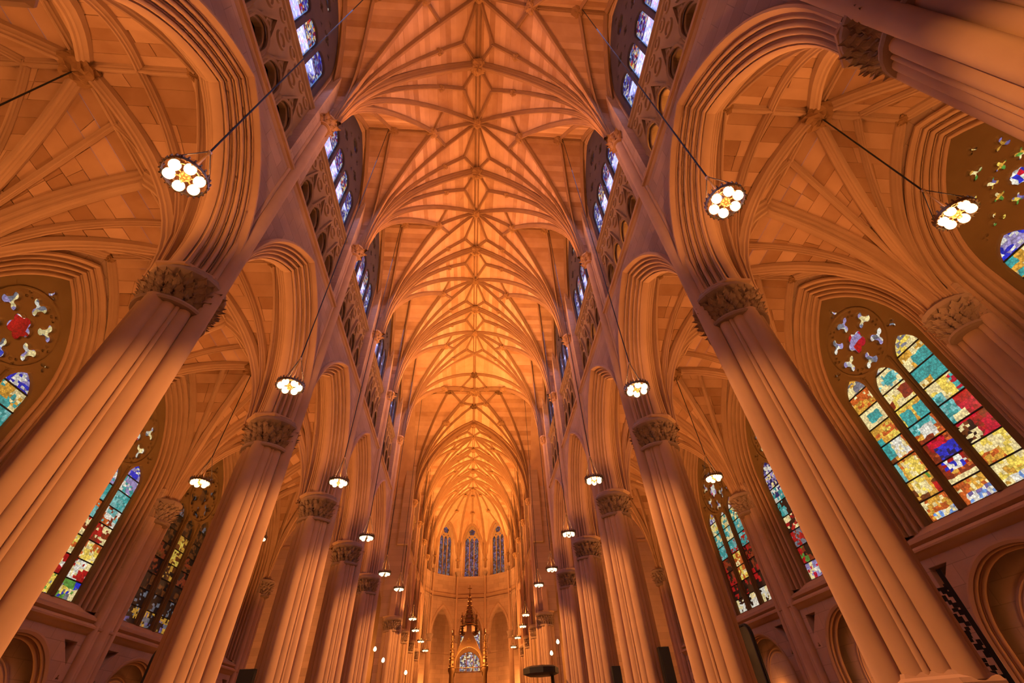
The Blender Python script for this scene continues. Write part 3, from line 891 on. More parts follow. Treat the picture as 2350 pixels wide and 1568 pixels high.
for q in (4, 5): ST_R3[1][q] = (['yellow', 'cream', 'orange'], [])
ST_MIX = style_rows([['white', 'lilac', 'blue'], ['teal', 'cream', 'gold'], ['aqua', 'teal'], ['gold', 'red', 'cream'], ['red', 'rust', 'blue'], ['cream', 'gold', 'orange'], ['rust', 'red', 'cream'], ['cream', 'white', 'sky']])

AWA, AWS, AWR = 2.1, 11.05, 3.95        # aisle window half width, springing, rise
SILL = 6.2
AGD = .58                              # depth of the tracery behind the wall face
LC = [-1.34, 0.0, 1.34]
def aisle_holes(kind):
    """openings of the tracery: lancets, then foils as (cx, cz, R)"""
    lan = [lancet(-1.34, .59, SILL, 10.85, .85), lancet(0, .59, SILL, 10.45, .85), lancet(1.34, .59, SILL, 10.85, .85)]
    fo = []
    if kind == 'rose':
        fo.append((0, 12.6, .5, 5, 0))
        for i in range(6):
            a = pi / 6 + i * pi / 3; fo.append((.92 * cos(a), 12.6 + .92 * sin(a), .4, 3, a + pi))
            a += pi / 6; fo.append((1.15 * cos(a), 12.6 + 1.15 * sin(a), .2, 3, a))
        fo += [(0, 14.22, .24, 3, pi / 2), (-1.55, 12.1, .22, 3, 2.4), (1.55, 12.1, .22, 3, .8), (-.62, 11.35, .13, 3, -.6), (.62, 11.35, .13, 3, -2.5)]
    else:
        for i in range(8): a = i * pi / 4; fo.append((.62 * cos(a), 12.55 + .62 * sin(a), .23, 4, a))
        fo.append((0, 12.55, .3, 8, 0))
        for i in range(8):
            a = pi / 8 + i * pi / 4
            if sin(a) > -.6: fo.append((1.16 * cos(a), 12.55 + 1.16 * sin(a), .27, 3, a))
        fo += [(0, 14.2, .18, 3, pi / 2), (-1.6, 11.9, .14, 3, 2.4), (1.6, 11.9, .14, 3, .8)]
    return lan, fo
def pt_poly(a, h, z0, zs, n=14): return [(-a, z0)] + [(s, zs + z) for s, z in arch_line(a, h, 0, n)] + [(a, z0)]
TRAC = {}
for kind in ('rose', 'wheel'):
    lan, fo = aisle_holes(kind)
    v, f = plate(pt_poly(AWA + .05, AWR + .05, SILL - .1, AWS), lan + [foil(*q[:4], rot=q[4], steps=10 * q[3], d=.54, rl=.46) for q in fo], AGD - .1, AGD + .14, .045)
    TRAC[kind] = {s: side_mesh('tracery', v, f, s, XA, 0, 'window_tracery', None) for s in (-1, 1)}
wprof = [(.86, .0), (.86, -.09), (.78, -.11), (.74, -.04), (.72, .02)] + diag_profile((.7, .02), (.0, .52), 4, .09)
v, f = sweep_arch(wprof, AWA, AWR, 14, jamb=AWS - SILL + .15)
SURR = {s: side_mesh('surround', v, f, s, XA, AWS, 'rib_stone', 35) for s in (-1, 1)}
v, f = strip([(.62, .0), (.5, .02), (.1, -.32), (-.1, -.36), (-.12, -.46), (.0, -.56), (.1, -.56)], 2.95)
SILLM = {s: side_mesh('sill', v, f, s, XA, SILL, 'rib_stone', 30) for s in (-1, 1)}
# ring mouldings on the tracery
def ringmould(cx, cz, r, d, w=.05):
    mb = []
    n = 28; v, f = [], []
    for i in range(n):
        a = 2 * pi * i / n
        for q, e_ in ((-w, 0), (-w * .6, -w), (w * .6, -w), (w, 0)): v.append((cx + (r + q) * cos(a), cz + (r + q) * sin(a), d + e_))
    f = [(4 * i + j, 4 * i + j + 1, 4 * ((i + 1) % n) + j + 1, 4 * ((i + 1) % n) + j) for i in range(n) for j in range(3)]
    return v, f
RM = {}
for s in (-1, 1):
    v, f = ringmould(0, 12.6, 1.36, AGD - .1); RM[s] = side_mesh('tracery_ring', v, f, s, XA, 0, 'window_tracery', 40)
MULL = {s: side_mesh('mullion', *(lambda q: ([(a, z, d) for z in (SILL, 11.2) for a, d in q], [(i, (i + 1) % 6, 6 + (i + 1) % 6, 6 + i) for i in range(6)]))(
    [(-.08, AGD - .08), (-.07, AGD - .14), (-.03, AGD - .2), (.03, AGD - .2), (.07, AGD - .14), (.08, AGD - .08)]), s, XA, 0, 'window_tracery', None) for s in (-1, 1)}
BAR = {s: side_mesh('saddle_bar', *(lambda b: (b.v, b.f))(MB().box(-.6, .6, -.018, .018, AGD - .02, AGD + .02)), s, XA, 0, 'iron', None) for s in (-1, 1)}

win_n = [0]
def aisle_window(s, k, style, label, gain=1.0, kind='rose', singles=True, foilc=None):
    win_n[0] += 1
    rnd = random.Random(100 + k * 7 + s)
    y = yk(k) + B / 2
    w = empty('window_%d' % win_n[0], (0, y, 0), label=label, cat='window', kind='structure', group='aisle windows')
    ob('tracery', TRAC[kind][s], w); ob('surround', SURR[s], w); ob('sill', SILLM[s], w)
    if kind == 'rose': ob('tracery_ring', RM[s], w)
    for q in (-.67, .67): ob('mullion', MULL[s], w, (0, q, 0))
    xg = s * (XA + AGD + .03)
    npan = 8; ztop = 11.75
    for li in range(3):
        c = LC[li]; hgt = (ztop - SILL) / npan
        # styles list lancets far to near
        rows = style[2 - li]
        for j in range(npan):
            g, pt = rows[npan - 1 - j]
            v, f, cc = pane_mesh('pane', 1.24, hgt, 11, 8, panel_fn(rnd, g, pt if True else []), rnd, gain)
            # the picture runs far (u = 0) to near (u = 1)
            pane_obj('pane', w, v, f, cc, lambda a, z: (xg, c - a, SILL + j * hgt + z))
            if j: ob('saddle_bar', BAR[s], w, (0, c, SILL + j * hgt))
    for i, q in enumerate(aisle_holes(kind)[1]):
        names = (foilc or {}).get('centre' if q[2] > .29 and i in (0, 8) else 'rim', ['white', 'cream', 'lilac', 'grey'])
        R = q[2]
        v, f, cc = pane_mesh('pane', 2.1 * R, 2.1 * R, 4, 4, mosaic(rnd, names), rnd, gain)
        pane_obj('pane', w, v, f, cc, lambda a, z: (xg, q[0] + a, q[1] - 1.05 * R + z))
    return w
RIMW = dict(centre=['crimson', 'white', 'red', 'lilac'], rim=['white', 'cream', 'grey', 'lilac', 'cream'])
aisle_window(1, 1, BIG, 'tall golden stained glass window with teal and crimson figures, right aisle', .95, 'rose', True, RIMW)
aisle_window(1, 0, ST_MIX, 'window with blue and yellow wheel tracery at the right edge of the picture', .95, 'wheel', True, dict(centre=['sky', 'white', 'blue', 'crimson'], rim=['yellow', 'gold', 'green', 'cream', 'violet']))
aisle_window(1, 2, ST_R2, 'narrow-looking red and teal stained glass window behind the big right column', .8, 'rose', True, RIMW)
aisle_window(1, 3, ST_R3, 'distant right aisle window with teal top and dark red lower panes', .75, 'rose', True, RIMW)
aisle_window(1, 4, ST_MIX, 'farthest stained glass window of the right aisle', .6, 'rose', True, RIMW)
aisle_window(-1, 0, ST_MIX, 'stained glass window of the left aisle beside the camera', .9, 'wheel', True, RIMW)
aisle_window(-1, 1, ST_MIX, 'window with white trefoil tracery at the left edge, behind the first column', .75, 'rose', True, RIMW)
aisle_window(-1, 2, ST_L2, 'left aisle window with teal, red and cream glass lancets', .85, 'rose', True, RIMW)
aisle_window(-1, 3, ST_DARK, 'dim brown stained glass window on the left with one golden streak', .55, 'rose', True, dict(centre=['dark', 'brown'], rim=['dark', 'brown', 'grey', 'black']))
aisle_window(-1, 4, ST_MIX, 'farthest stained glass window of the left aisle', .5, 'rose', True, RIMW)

# ---- clerestory windows: four round-headed lights under a dark net of tracery
CGD = .54
cl_holes = [lancet(-1.83 + i * 1.22, .52, Z_TRI + .12, 25.1, .6, 7) for i in range(4)]
cl_foils = [(-1.2, 26.8, .36, 4), (1.2, 26.8, .36, 4), (0, 27.0, .26, 4), (0, 28.2, .48, 6), (-.85, 27.8, .2, 3), (.85, 27.8, .2, 3), (0, 29.2, .22, 3), (-1.9, 26.4, .17, 3), (1.9, 26.4, .17, 3), (-.55, 26.4, .14, 3), (.55, 26.4, .14, 3)]
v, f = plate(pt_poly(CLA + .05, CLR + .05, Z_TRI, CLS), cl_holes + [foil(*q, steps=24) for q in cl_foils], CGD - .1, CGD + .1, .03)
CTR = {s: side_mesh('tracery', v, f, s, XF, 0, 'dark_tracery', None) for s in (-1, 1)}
CLNAMES = [['blue', 'navy', 'white', 'navy', 'crimson', 'violet', 'sky', 'navy'], ['sky', 'white', 'navy', 'lilac', 'red', 'navy', 'blue'], ['sky', 'cream', 'white', 'gold', 'crimson', 'navy', 'navy', 'violet'], ['navy', 'blue', 'sky', 'white', 'violet', 'navy']]
def clerestory(s, y, label, gain, sy=1.0, seed=0, names=None):
    win_n[0] += 1
    rnd = random.Random(300 + seed)
    w = empty('window_%d' % win_n[0], (0, y, 0), label=label, cat='window', kind='structure', group='clerestory windows')
    w.scale = (1, sy, 1)
    ob('tracery', CTR[s], w)
    xg = s * (XF + CGD + .03)
    for i in range(4):
        nm = names or CLNAMES[i]
        for j in range(2):
            h = (25.8 - Z_TRI) / 2
            v, f, cc = pane_mesh('pane', 1.1, h, 10, 16, mosaic(rnd, nm), rnd, gain)
            for t, (a, b) in enumerate([(x_, z_) for z_ in range(16) for x_ in range(10)]):
                if a in (0, 9): cc[t] = tuple(q * gain for q in PAL['sky'])
            pane_obj('pane', w, v, f, cc, lambda a, z: (xg, -1.83 + i * 1.22 + a, Z_TRI + j * h + z))
    for q in cl_foils if gain > .6 else ():
        R = q[2]
        v, f, cc = pane_mesh('pane', 2.1 * R, 2.1 * R, 4, 4, mosaic(rnd, ['slate', 'navy', 'white', 'rust', 'dark', 'dark', 'dark', 'brown']), rnd, gain * .7)
        pane_obj('pane', w, v, f, cc, lambda a, z: (xg, q[0] + a, q[1] - 1.05 * R + z))
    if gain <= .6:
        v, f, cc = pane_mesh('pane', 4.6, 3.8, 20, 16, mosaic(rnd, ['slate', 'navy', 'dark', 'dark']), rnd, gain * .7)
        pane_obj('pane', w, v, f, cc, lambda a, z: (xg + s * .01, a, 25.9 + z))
for k in range(-1, 5):
    for s in (-1, 1):
        lab = 'blue stained glass clerestory window high on the %s nave wall, %s from the camera' % (SIDE[s], ORD[k]) if k >= 0 else 'clerestory window of the %s wall behind the camera' % SIDE[s]
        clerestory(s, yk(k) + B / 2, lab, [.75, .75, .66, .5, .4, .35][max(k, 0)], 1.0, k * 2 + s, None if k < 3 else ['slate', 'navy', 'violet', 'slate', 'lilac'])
for k in range(3):
    for s in (-1, 1):
        clerestory(s, CROSS1 + (k + .5) * CB, 'slate blue clerestory window of the choir on the %s, %s bay' % (SIDE[s], ('nearest', 'middle', 'farthest')[k]), .35, CB / B, 40 + k * 2 + s, ['slate', 'navy', 'grey'])

# ================================================================== AISLE WALLS
def niche_wall():
    ni = lancet(0, 2.0, 0, 3.0, 1.95, 12)
    tri = []
    for q in (-1, 1):
        tri.append([(q * 1.75, 5.05), (q * 2.5, 5.05), (q * 2.5, 4.3)])
        tri.append(foil(q * 2.42, 3.95, .1, 3))
    return plate([(-B / 2, 0), (B / 2, 0), (B / 2, SILL - .3), (-B / 2, SILL - .3)], [ni] + tri, 0, .35, .02)
v, f = niche_wall()
NICHE = {s: side_mesh('niche_wall', v, f, s, XA, 0, 'wall_stone', None) for s in (-1, 1)}
v, f = sweep_arch([(.12, -.0), (.12, -.05), (.06, -.06), (.0, -.02)] + diag_profile((.0, .0), (-.14, .32), 2, .04), 2.0, 1.95, 12, jamb=3.0)
NMOULD = {s: side_mesh('niche_moulding', v, f, s, XA, 3.0, 'rib_stone', 35) for s in (-1, 1)}
v, f = plate([(-B / 2, 0), (B / 2, 0), (B / 2, SILL - .3), (-B / 2, SILL - .3)], [lancet(0, 1.25, 0, 2.9, 1.3, 10)], .75, .95, .03)
NBACK = {s: side_mesh('niche_back', v, f, s, XA, 0, 'wall_stone', None) for s in (-1, 1)}
v, f = sweep_arch([(.28, .76), (.28, .68), (.2, .66), (.14, .7), (.08, .66), (.0, .72), (.0, .9)], 1.25, 1.3, 10, jamb=2.9)
NRING = {s: side_mesh('niche_ring', v, f, s, XA, 2.9, 'rib_stone', 35) for s in (-1, 1)}
v, f = spandrel(AWA, AWR, .84, B / 2, AWS, 17.6, 0, .8, 14, zbot=SILL - .6)
AWALL = {s: side_mesh('window_wall', v, f, s, XA, 0, 'wall_stone', None) for s in (-1, 1)}
v, f = strip([(.0, -.2), (-.1, -.12), (-.14, -.04), (-.2, 0), (-.2, .06), (-.1, .14), (.1, .24)], B / 2)
ASTR = {s: side_mesh('string_course', v, f, s, XA, SILL - .72, 'rib_stone', 30) for s in (-1, 1)}
RSH_B, RSH_S = cyl('respond_shaft', .3, 0, 9.85, 16), cyl('respond_shaft', .14, 0, 9.85, 10)
RBELL = MB().lathe([(.5, 9.7), (.58, 9.75), (.58, 9.82), (.46, 9.86), (.46, 10.3), (.6, 10.5), (.7, 10.58), (.72, 10.64), (.72, 10.72), (.64, 10.8), (.3, 10.9)], 18).build('respond_capital', 'carved_stone', 30)
RPIL = {s: MB().box(min(s * (XA - .08), s * (XA + .1)), max(s * (XA - .08), s * (XA + .1)), -.7, .7, 0, 11.2).build('pilaster', 'wall_stone') for s in (-1, 1)}
R_TIERS = [(.47, 9.8, 15, .8, 0), (.48, 9.96, 16, .84, .5), (.5, 10.12, 17, .86, 0), (.53, 10.28, 17, .86, .5)]
for s in (-1, 1):
    aw = empty('wall_aisle_' + SIDE[s], label='outer wall of the %s aisle with round-arched niches below the windows' % SIDE[s], cat='wall', kind='structure')
    for k in range(-1, 5):
        y = yk(k) + B / 2
        for nm, d in (('niche_wall', NICHE), ('niche_moulding', NMOULD), ('niche_back', NBACK), ('niche_ring', NRING), ('window_wall', AWALL), ('string_course', ASTR)):
            ob(nm, d[s], aw, (0, y, 0))
    ob('outer_shell', MB().box(min(s * 15.4, s * 15.6), max(s * 15.4, s * 15.6), yk(-1) - .3, CROSS0 + .4, 0, 18).build('outer_shell', 'wall_stone'), aw)
    for k in range(0, 6):
        lab = 'engaged wall shafts with leafy capital in the %s aisle, %s from the camera' % (SIDE[s], ORD[k])
        r = empty('wall_respond', (s * (XA + .02), yk(k), 0), label=lab, cat='pilaster', group='aisle wall responds', kind='thing')
        ob('respond_shaft', RSH_B, r)
        for q in (-1, 1): ob('respond_shaft', RSH_S, r, (-s * .05, q * .36, 0))
        for q in (-1, 1): ob('respond_shaft', RSH_S, r, (-s * .1, q * .58, 0))
        ob('pilaster', RPIL[s], r, (-s * (XA + .02), 0, 0))
        c = ob('capital', RBELL, r)
        put_leaves(c, 'resp', R_TIERS, k == 1)

# ================================================================== CLOSING WALLS, TRANSEPTS, FLOOR
def box_obj(name, dims, mat, label, cat='wall', kind='structure'):
    return props(ob(name, MB().box(*dims).build(name, mat)), label, cat, None, kind)
box_obj('floor', (-24, 24, -6, 84, -.2, 0), 'floor_stone', 'stone floor of the whole church, below the picture', 'floor')
box_obj('wall_back', (-15.6, 15.6, -6.0, -5.6, 0, 36), 'wall_stone', 'entrance wall behind the camera')
for s in (-1, 1):
    x0, x1 = sorted((s * 7.0, s * 22))
    nm = SIDE[s]
    # east wall of the transept, facing the camera, with an aisle arch and an upper window
    tw = empty('wall_transept_' + nm, label='%s transept wall facing the camera beyond the crossing' % nm, cat='wall', kind='structure')
    v, f = plate([(s * 7.9, 0), (s * 22, 0), (s * 22, 36), (s * 7.9, 36)], [lancet(s * 11.2, 2.4, 0, 11.5, 4.2, 10), lancet(s * 11.2, 1.9, 22.4, 25.4, 3.2, 10)], 0, .5)
    me = fixn(mesh('transept_face', [(a, CROSS1 + d, z) for a, z, d in v], f, 'wall_stone')); ob('transept_face', me, tw)
    for yc in (CROSS0, CROSS1): ob('crossing_pier_wall', MB().box(min(s * 6.95, s * 8.75), max(s * 6.95, s * 8.75), yc - .3, yc + .3, 10.9, 33).build('crossing_pier_wall', 'wall_stone'), tw)
    ob('far_aisle', MB().box(x0, x1, CROSS1 + 6, CROSS1 + 6.2, 0, 36).build('far_aisle', 'tracery_stone'), tw)
    ob('end_wall', MB().box(min(s * 22, s * 22.3), max(s * 22, s * 22.3), CROSS0 - 1, CROSS1 + 7, 0, 36).build('end_wall', 'wall_stone'), tw)
    ob('near_wall', MB().box(min(s * 15, s * 22.3), max(s * 15, s * 22.3), CROSS0 - .8, CROSS0 - .4, 0, 36).build('near_wall', 'wall_stone'), tw)
    ob('near_upper_wall', MB().box(min(s * 8.2, s * 15.2), max(s * 8.2, s * 15.2), CROSS0 - .3, CROSS0 + .1, 17, 36).build('near_upper_wall', 'wall_stone'), tw)
    ob('transept_string', MB().box(min(s * 8, s * 22), max(s * 8, s * 22), CROSS1 - .14, CROSS1 + .1, Z_STR, Z_STR + .25).build('transept_string', 'rib_stone'), tw)
    win_n[0] += 1
    ww = empty('window_%d' % win_n[0], (0, 0, 0), label='dark blue upper window of the %s transept seen past the crossing pier' % nm, cat='window', kind='structure')
    rnd = random.Random(77 + s)
    v, f, cc = pane_mesh('pane', 4.0, 6.6, 12, 18, mosaic(rnd, ['slate', 'navy', 'dark', 'violet']), rnd, .35)
    pane_obj('pane', ww, v, f, cc, lambda a, z: (s * 11.2 + a, CROSS1 + .3, 22.3 + z))
    for q in (-.95, 0, .95): ob('mullion', MB().box(s * 11.2 + q - .08, s * 11.2 + q + .08, CROSS1 + .1, CROSS1 + .28, 22.3, 27.6).build('mullion', 'tracery_stone'), ww)
    # transept ceiling: pointed tunnel running away to the side
    tc_ = MB(); n = 16; r = CW / 2
    pts = [(-(r) + 2 * r * i / n) for i in range(n + 1)]
    V = [(s * 7.2, (CROSS0 + CROSS1) / 2 + p, CV.Cy(p)) for p in pts] + [(s * 22, (CROSS0 + CROSS1) / 2 + p, CV.Cy(p)) for p in pts]
    tc_.add(V, [(i, i + 1, n + 2 + i, n + 1 + i) for i in range(n)])
    props(ob('ceiling', tc_.build('ceiling', 'web_stone', 30)), 'pointed tunnel vault over the %s transept arm' % nm, 'vault', None, 'structure')
    # choir aisle shell
    ca_ = empty('wall_ambulatory_' + nm, label='dim outer wall of the %s choir aisle' % nm, cat='wall', kind='structure')
    ob('outer_wall', MB().box(min(s * 12.6, s * 12.8), max(s * 12.6, s * 12.8), CROSS1 + .5, 83, 0, 17).build('outer_wall', 'wall_stone'), ca_)
    ob('aisle_roof', MB().box(min(s * 7.6, s * 12.8), max(s * 7.6, s * 12.8), CROSS1 + .5, APY + 2, 16.2, 16.4).build('aisle_roof', 'web_stone'), ca_)
props(ob('ceiling', MB().box(-24, 24, -6, 86, 36, 36.3).build('ceiling', 'wall_stone')), 'roof above the vaults, out of sight', 'roof', None, 'structure')

# ================================================================== APSE
APD = APR
ap = empty('wall_apse', (0, APY, 0), label='five-sided apse wall with pointed arches below tall windows', cat='wall', kind='structure')
apz = dict(arch_s=13.2, arch_a=1.75, arch_h=3.6, str_=18.5, sill=21.2, wa=1.2, ws=26.2, wr=3.3)
v1, f1 = plate([(-AH, 11), (AH, 11), (AH, 31), (-AH, 31)],
               [lancet(0, apz['arch_a'], 11.01, apz['arch_s'], apz['arch_h'], 10), lancet(0, apz['wa'] + .25, apz['sill'], apz['ws'], apz['wr'] + .3, 10)], 0, .6, .0)
v2, f2 = sweep_arch([(.38, .0), (.38, -.08), (.28, -.1)] + diag_profile((.26, .0), (-.05, .4), 3, .04), apz['arch_a'], apz['arch_h'], 10, jamb=2.2)
v3, f3 = sweep_arch([(.5, 0), (.5, -.06), (.42, -.08)] + diag_profile((.4, 0), (0, .4), 3, .04), apz['wa'], apz['wr'], 10, jamb=apz['ws'] - apz['sill'])
v4, f4 = strip([(0, -.25), (-.12, -.1), (-.22, 0), (-.22, .12), (0, .2)], AH)
v5, f5 = plate(pt_poly(apz['wa'] + .02, apz['wr'], apz['sill'], apz['ws']), [lancet(q, .34, apz['sill'] + .1, 26.6, .7, 6) for q in (-.78, 0, .78)] + [foil(0, 28.2, .55, 5), foil(-.45, 27.4, .18, 3), foil(.45, 27.4, .18, 3)], .42, .56, .02)
def ap_mesh(name, v, f, mat, i, z0=0, smooth=None):
    a = apse_angle(i); ca, sa = cos(a), sin(a)
    me = fixn(mesh(name, [(s_ * ca + (APD + d) * sa, -s_ * sa + (APD + d) * ca, z + z0) for s_, z, d in v], f, mat))
    if smooth:
        me.polygons.foreach_set('use_smooth', [True] * len(me.polygons)); me.set_sharp_from_angle(angle=radians(smooth))
    return me
for i in range(5):
    ob('apse_bay', ap_mesh('apse_bay', v1, f1, 'wall_stone', i), ap)
    ob('arch_moulding', ap_mesh('arch_moulding', v2, f2, 'rib_stone', i, apz['arch_s'], 35), ap)
    ob('window_moulding', ap_mesh('window_moulding', v3, f3, 'rib_stone', i, apz['ws'], 35), ap)
    ob('string_course', ap_mesh('string_course', v4, f4, 'rib_stone', i, apz['str_'], 30), ap)
    win_n[0] += 1
    ww = empty('window_%d' % win_n[0], (0, APY, 0), label='slate blue lancet window of the apse, %s' % ('leftmost sliver', 'left of the middle one', 'in the middle', 'right of the middle one', 'rightmost sliver')[i], cat='window', kind='structure', group='apse windows')
    ob('tracery', ap_mesh('tracery', v5, f5, 'tracery_stone', i), ww)
    rnd = random.Random(500 + i)
    for j in range(4):
        hh = (29.6 - apz['sill']) / 4
        vv, ff, cc = pane_mesh('pane', 2.4, hh, 14, 10, mosaic(rnd, ['slate', 'slate', 'navy', 'grey', 'violet', 'brown', 'dark']), rnd, .55)
        a = apse_angle(i); ca, sa = cos(a), sin(a)
        pane_obj('pane', ww, vv, ff, cc, lambda p, z: (p * ca + (APD + .52) * sa, -p * sa + (APD + .52) * ca, apz['sill'] + j * hh + z))
# vaulting shafts of the apse corners and their capitals, columns below
for i in range(6):
    a = radians(-90 + 36 * i); rr = APR / cos(radians(18)) - .18
    x, y = rr * sin(a), rr * cos(a)
    if i in (0, 5): continue
    e = empty('apse_column', (x, APY + y, 0), label='slender shafted column of the apse, %s of four' % ('leftmost', 'second', 'third', 'rightmost')[i - 1], cat='column', group='apse columns', kind='thing')
    ob('shaft', cyl('shaft', .34, 0, 12.6, 14), e)
    ob('vaulting_shaft', cyl('vaulting_shaft', .17, 12.6, 21.4, 12), e)
    ob('capital', MB().lathe([(.34, 12.3), (.42, 12.4), (.42, 12.5), (.36, 12.6), (.5, 13.0), (.56, 13.1), (.56, 13.2), (.2, 13.3)], 14).build('capital', 'carved_stone', 30), e)
    ob('vault_capital', MB().lathe([(.17, 21.2), (.26, 21.3), (.24, 21.4), (.36, 21.7), (.36, 21.8), (.1, 21.9)], 12).build('vault_capital', 'carved_stone', 30), e)
    ob('corbel_figure', boss_mesh('corbel_figure', .3, 20 + i), e, (0, -.1, 23.6))
# ambulatory behind the apse, and the chapel window at its end
for i in range(5):
    a0, a1 = apse_angle(i) - radians(18), apse_angle(i) + radians(18)
    R2 = 13.0
    p = [(R2 * sin(a0), R2 * cos(a0)), (R2 * sin(a1), R2 * cos(a1))]
    q = [(7.0 * sin(a0), 7.0 * cos(a0)), (7.0 * sin(a1), 7.0 * cos(a1))]
    mb = MB().add([(p[0][0], p[0][1], 0), (p[1][0], p[1][1], 0), (p[1][0], p[1][1], 17), (p[0][0], p[0][1], 17)], [(0, 1, 2, 3)])
    mb.add([(p[0][0], p[0][1], 17), (p[1][0], p[1][1], 17), (q[1][0], q[1][1], 18), (q[0][0], q[0][1], 18)], [(0, 1, 2, 3)])
    ob('ambulatory_wall', mb.build('ambulatory_wall', 'wall_stone'), ap)
win_n[0] += 1
ww = empty('window_%d' % win_n[0], (0, APY + 12.3, 0), label='pale chapel window shining behind the canopied altar', cat='window', kind='structure')
rnd = random.Random(9)
for i in range(3):
    for j in range(3):
        vv, ff, cc = pane_mesh('pane', .95, 1.7, 6, 9, mosaic(rnd, ['white', 'grey', 'lilac', 'cream', 'slate', 'brown']), rnd, .8)
        pane_obj('pane', ww, vv, ff, cc, lambda p, z: (-1.05 + i * 1.05 + p, 0, 9.4 + j * 1.75 + z))
for i in range(4):
    ob('mullion', MB().box(-1.63 + i * 1.05, -1.52 + i * 1.05, -.12, .05, 9.3, 14.8).build('mullion', 'rib_stone'), ww)

# ================================================================== PENDANT LAMPS
def ring_band(r0, r1, z0, z1, n=36):
    return MB().add([(r * cos(2 * pi * i / n), r * sin(2 * pi * i / n), z) for r, z in ((r0, z0), (r1, z0), (r1, z1), (r0, z1)) for i in range(n)],
                    [(j * n + i, j * n + (i + 1) % n, ((j + 1) % 4) * n + (i + 1) % n, ((j + 1) % 4) * n + i) for j in range(4) for i in range(n)])
LP_RING = ring_band(.395, .415, -.01, .07)
for i in range(24):
    a = 2 * pi * i / 24
    LP_RING.add(*(lambda b: ([(x * cos(a) - y * sin(a), x * sin(a) + y * cos(a), z) for x, y, z in b.v], b.f))(MB().box(.39, .425, -.014, .014, .07, .14)))
    LP_RING.add(*(lambda b: ([(x * cos(a) - y * sin(a), x * sin(a) + y * cos(a), z) for x, y, z in b.v], b.f))(MB().box(.395, .43, -.012, .012, -.04, -.01)))
LP_RING = LP_RING.build('crown_ring', 'dark_brass')
LP_INNER = ring_band(.27, .29, .03, .06).build('inner_ring', 'brass')
LP_HUB = MB().lathe([(.015, -.14), (.05, -.1), (.03, -.06), (.09, -.02), (.11, .05), (.06, .12), (.03, .3), (.02, 1.05), (.05, 1.1), (.05, 1.16), (.02, 1.2)], 12).build('hub', 'brass', 40)
LP_ARM = MB().tube([(.06, 0, .04), (.2, 0, .0), (.41, 0, .06)], .014, 6).build('arm', 'brass', 40)
LP_GLOBE = MB().lathe([(.02, -.11), (.06, -.1), (.09, -.07), (.104, -.02), (.1, .04), (.08, .08), (.05, .1), (.02, .11)], 16).build('globe', 'globe_glass', 60)
LP_HANG = MB().tube([(.4, 0, .08), (.03, 0, 1.12)], .011, 6).build('hanger', 'iron', 40)
CHAINS = {}
def pendant(x, y, z, ztop, label, group, full=True, power=700):
    e = empty('pendant_lamp', (x, y, z), label=label, cat='lamp', group=group)
    ob('crown_ring', LP_RING, e)
    ob('hub', LP_HUB, e)
    if full: ob('inner_ring', LP_INNER, e)
    for i in range(6):
        a = pi / 3 * i + .3
        ob('globe', LP_GLOBE, e, (.265 * cos(a), .265 * sin(a), .0))
        if full: ob('arm', LP_ARM, e, (0, 0, 0), (0, 0, a))
    for i in range(3):
        ob('hanger', LP_HANG, e, (0, 0, 0), (0, 0, 2 * pi / 3 * i + .5))
    key = round(ztop - z, 2)
    if key not in CHAINS: CHAINS[key] = MB().tube([(0, 0, 1.15), (0, 0, key)], .02, 6).build('chain', 'iron', 40)
    ob('chain', CHAINS[key], e)
    if power and full: light('POINT', 'lamp_light', (x, y, z - .25), 75 if abs(x) > 8 else 45, (1.0, .46, .16), None, shadow_soft_size=.2)
    if power: light('SPOT', 'lamp_uplight', (x, y, z + .2), power * .85, (1.0, .44, .15), (x, y, z + 5), spot_size=radians(140), spot_blend=.6, shadow_soft_size=.12)
    return e
for k in range(0, 5):
    for s in (-1, 1):
        pendant(s * 5.65, yk(k) + B / 2 - .1, 10.1, Z_SIDE + .02, 'round six-globe pendant lamp hanging on the %s side of the nave, %s from the camera' % (SIDE[s], ORD[k]), 'nave pendant lamps', k < 3)
for k in range(0, 5):
    for s in (-1, 1):
        pendant(s * AXC, yk(k) + B / 2, 10.2, 16.6, 'six-globe pendant lamp hanging from the boss of the %s aisle vault, %s bay' % (SIDE[s], ORD[k]), 'aisle pendant lamps', k < 3, 260)
for j, y in enumerate((38.2, 49.2)):
    for s in (-1, 1):
        pendant(s * 5.5, y, 10.6, CV.z(5.5, y - (CROSS0 + CROSS1) / 2) + .02, 'small distant pendant lamp on the %s at the %s side of the crossing' % (SIDE[s], ('near', 'far')[j]), 'crossing pendant lamps', False)
for k in range(3):
    for s in (-1, 1):
        pendant(s * 5.55, CROSS1 + (k + .5) * CB, 10.3, NV.z(5.55, 0) + .02, 'tiny choir pendant lamp on the %s, %s in the row' % (SIDE[s], ('first', 'second', 'last')[k]), 'choir pendant lamps', False, 0)

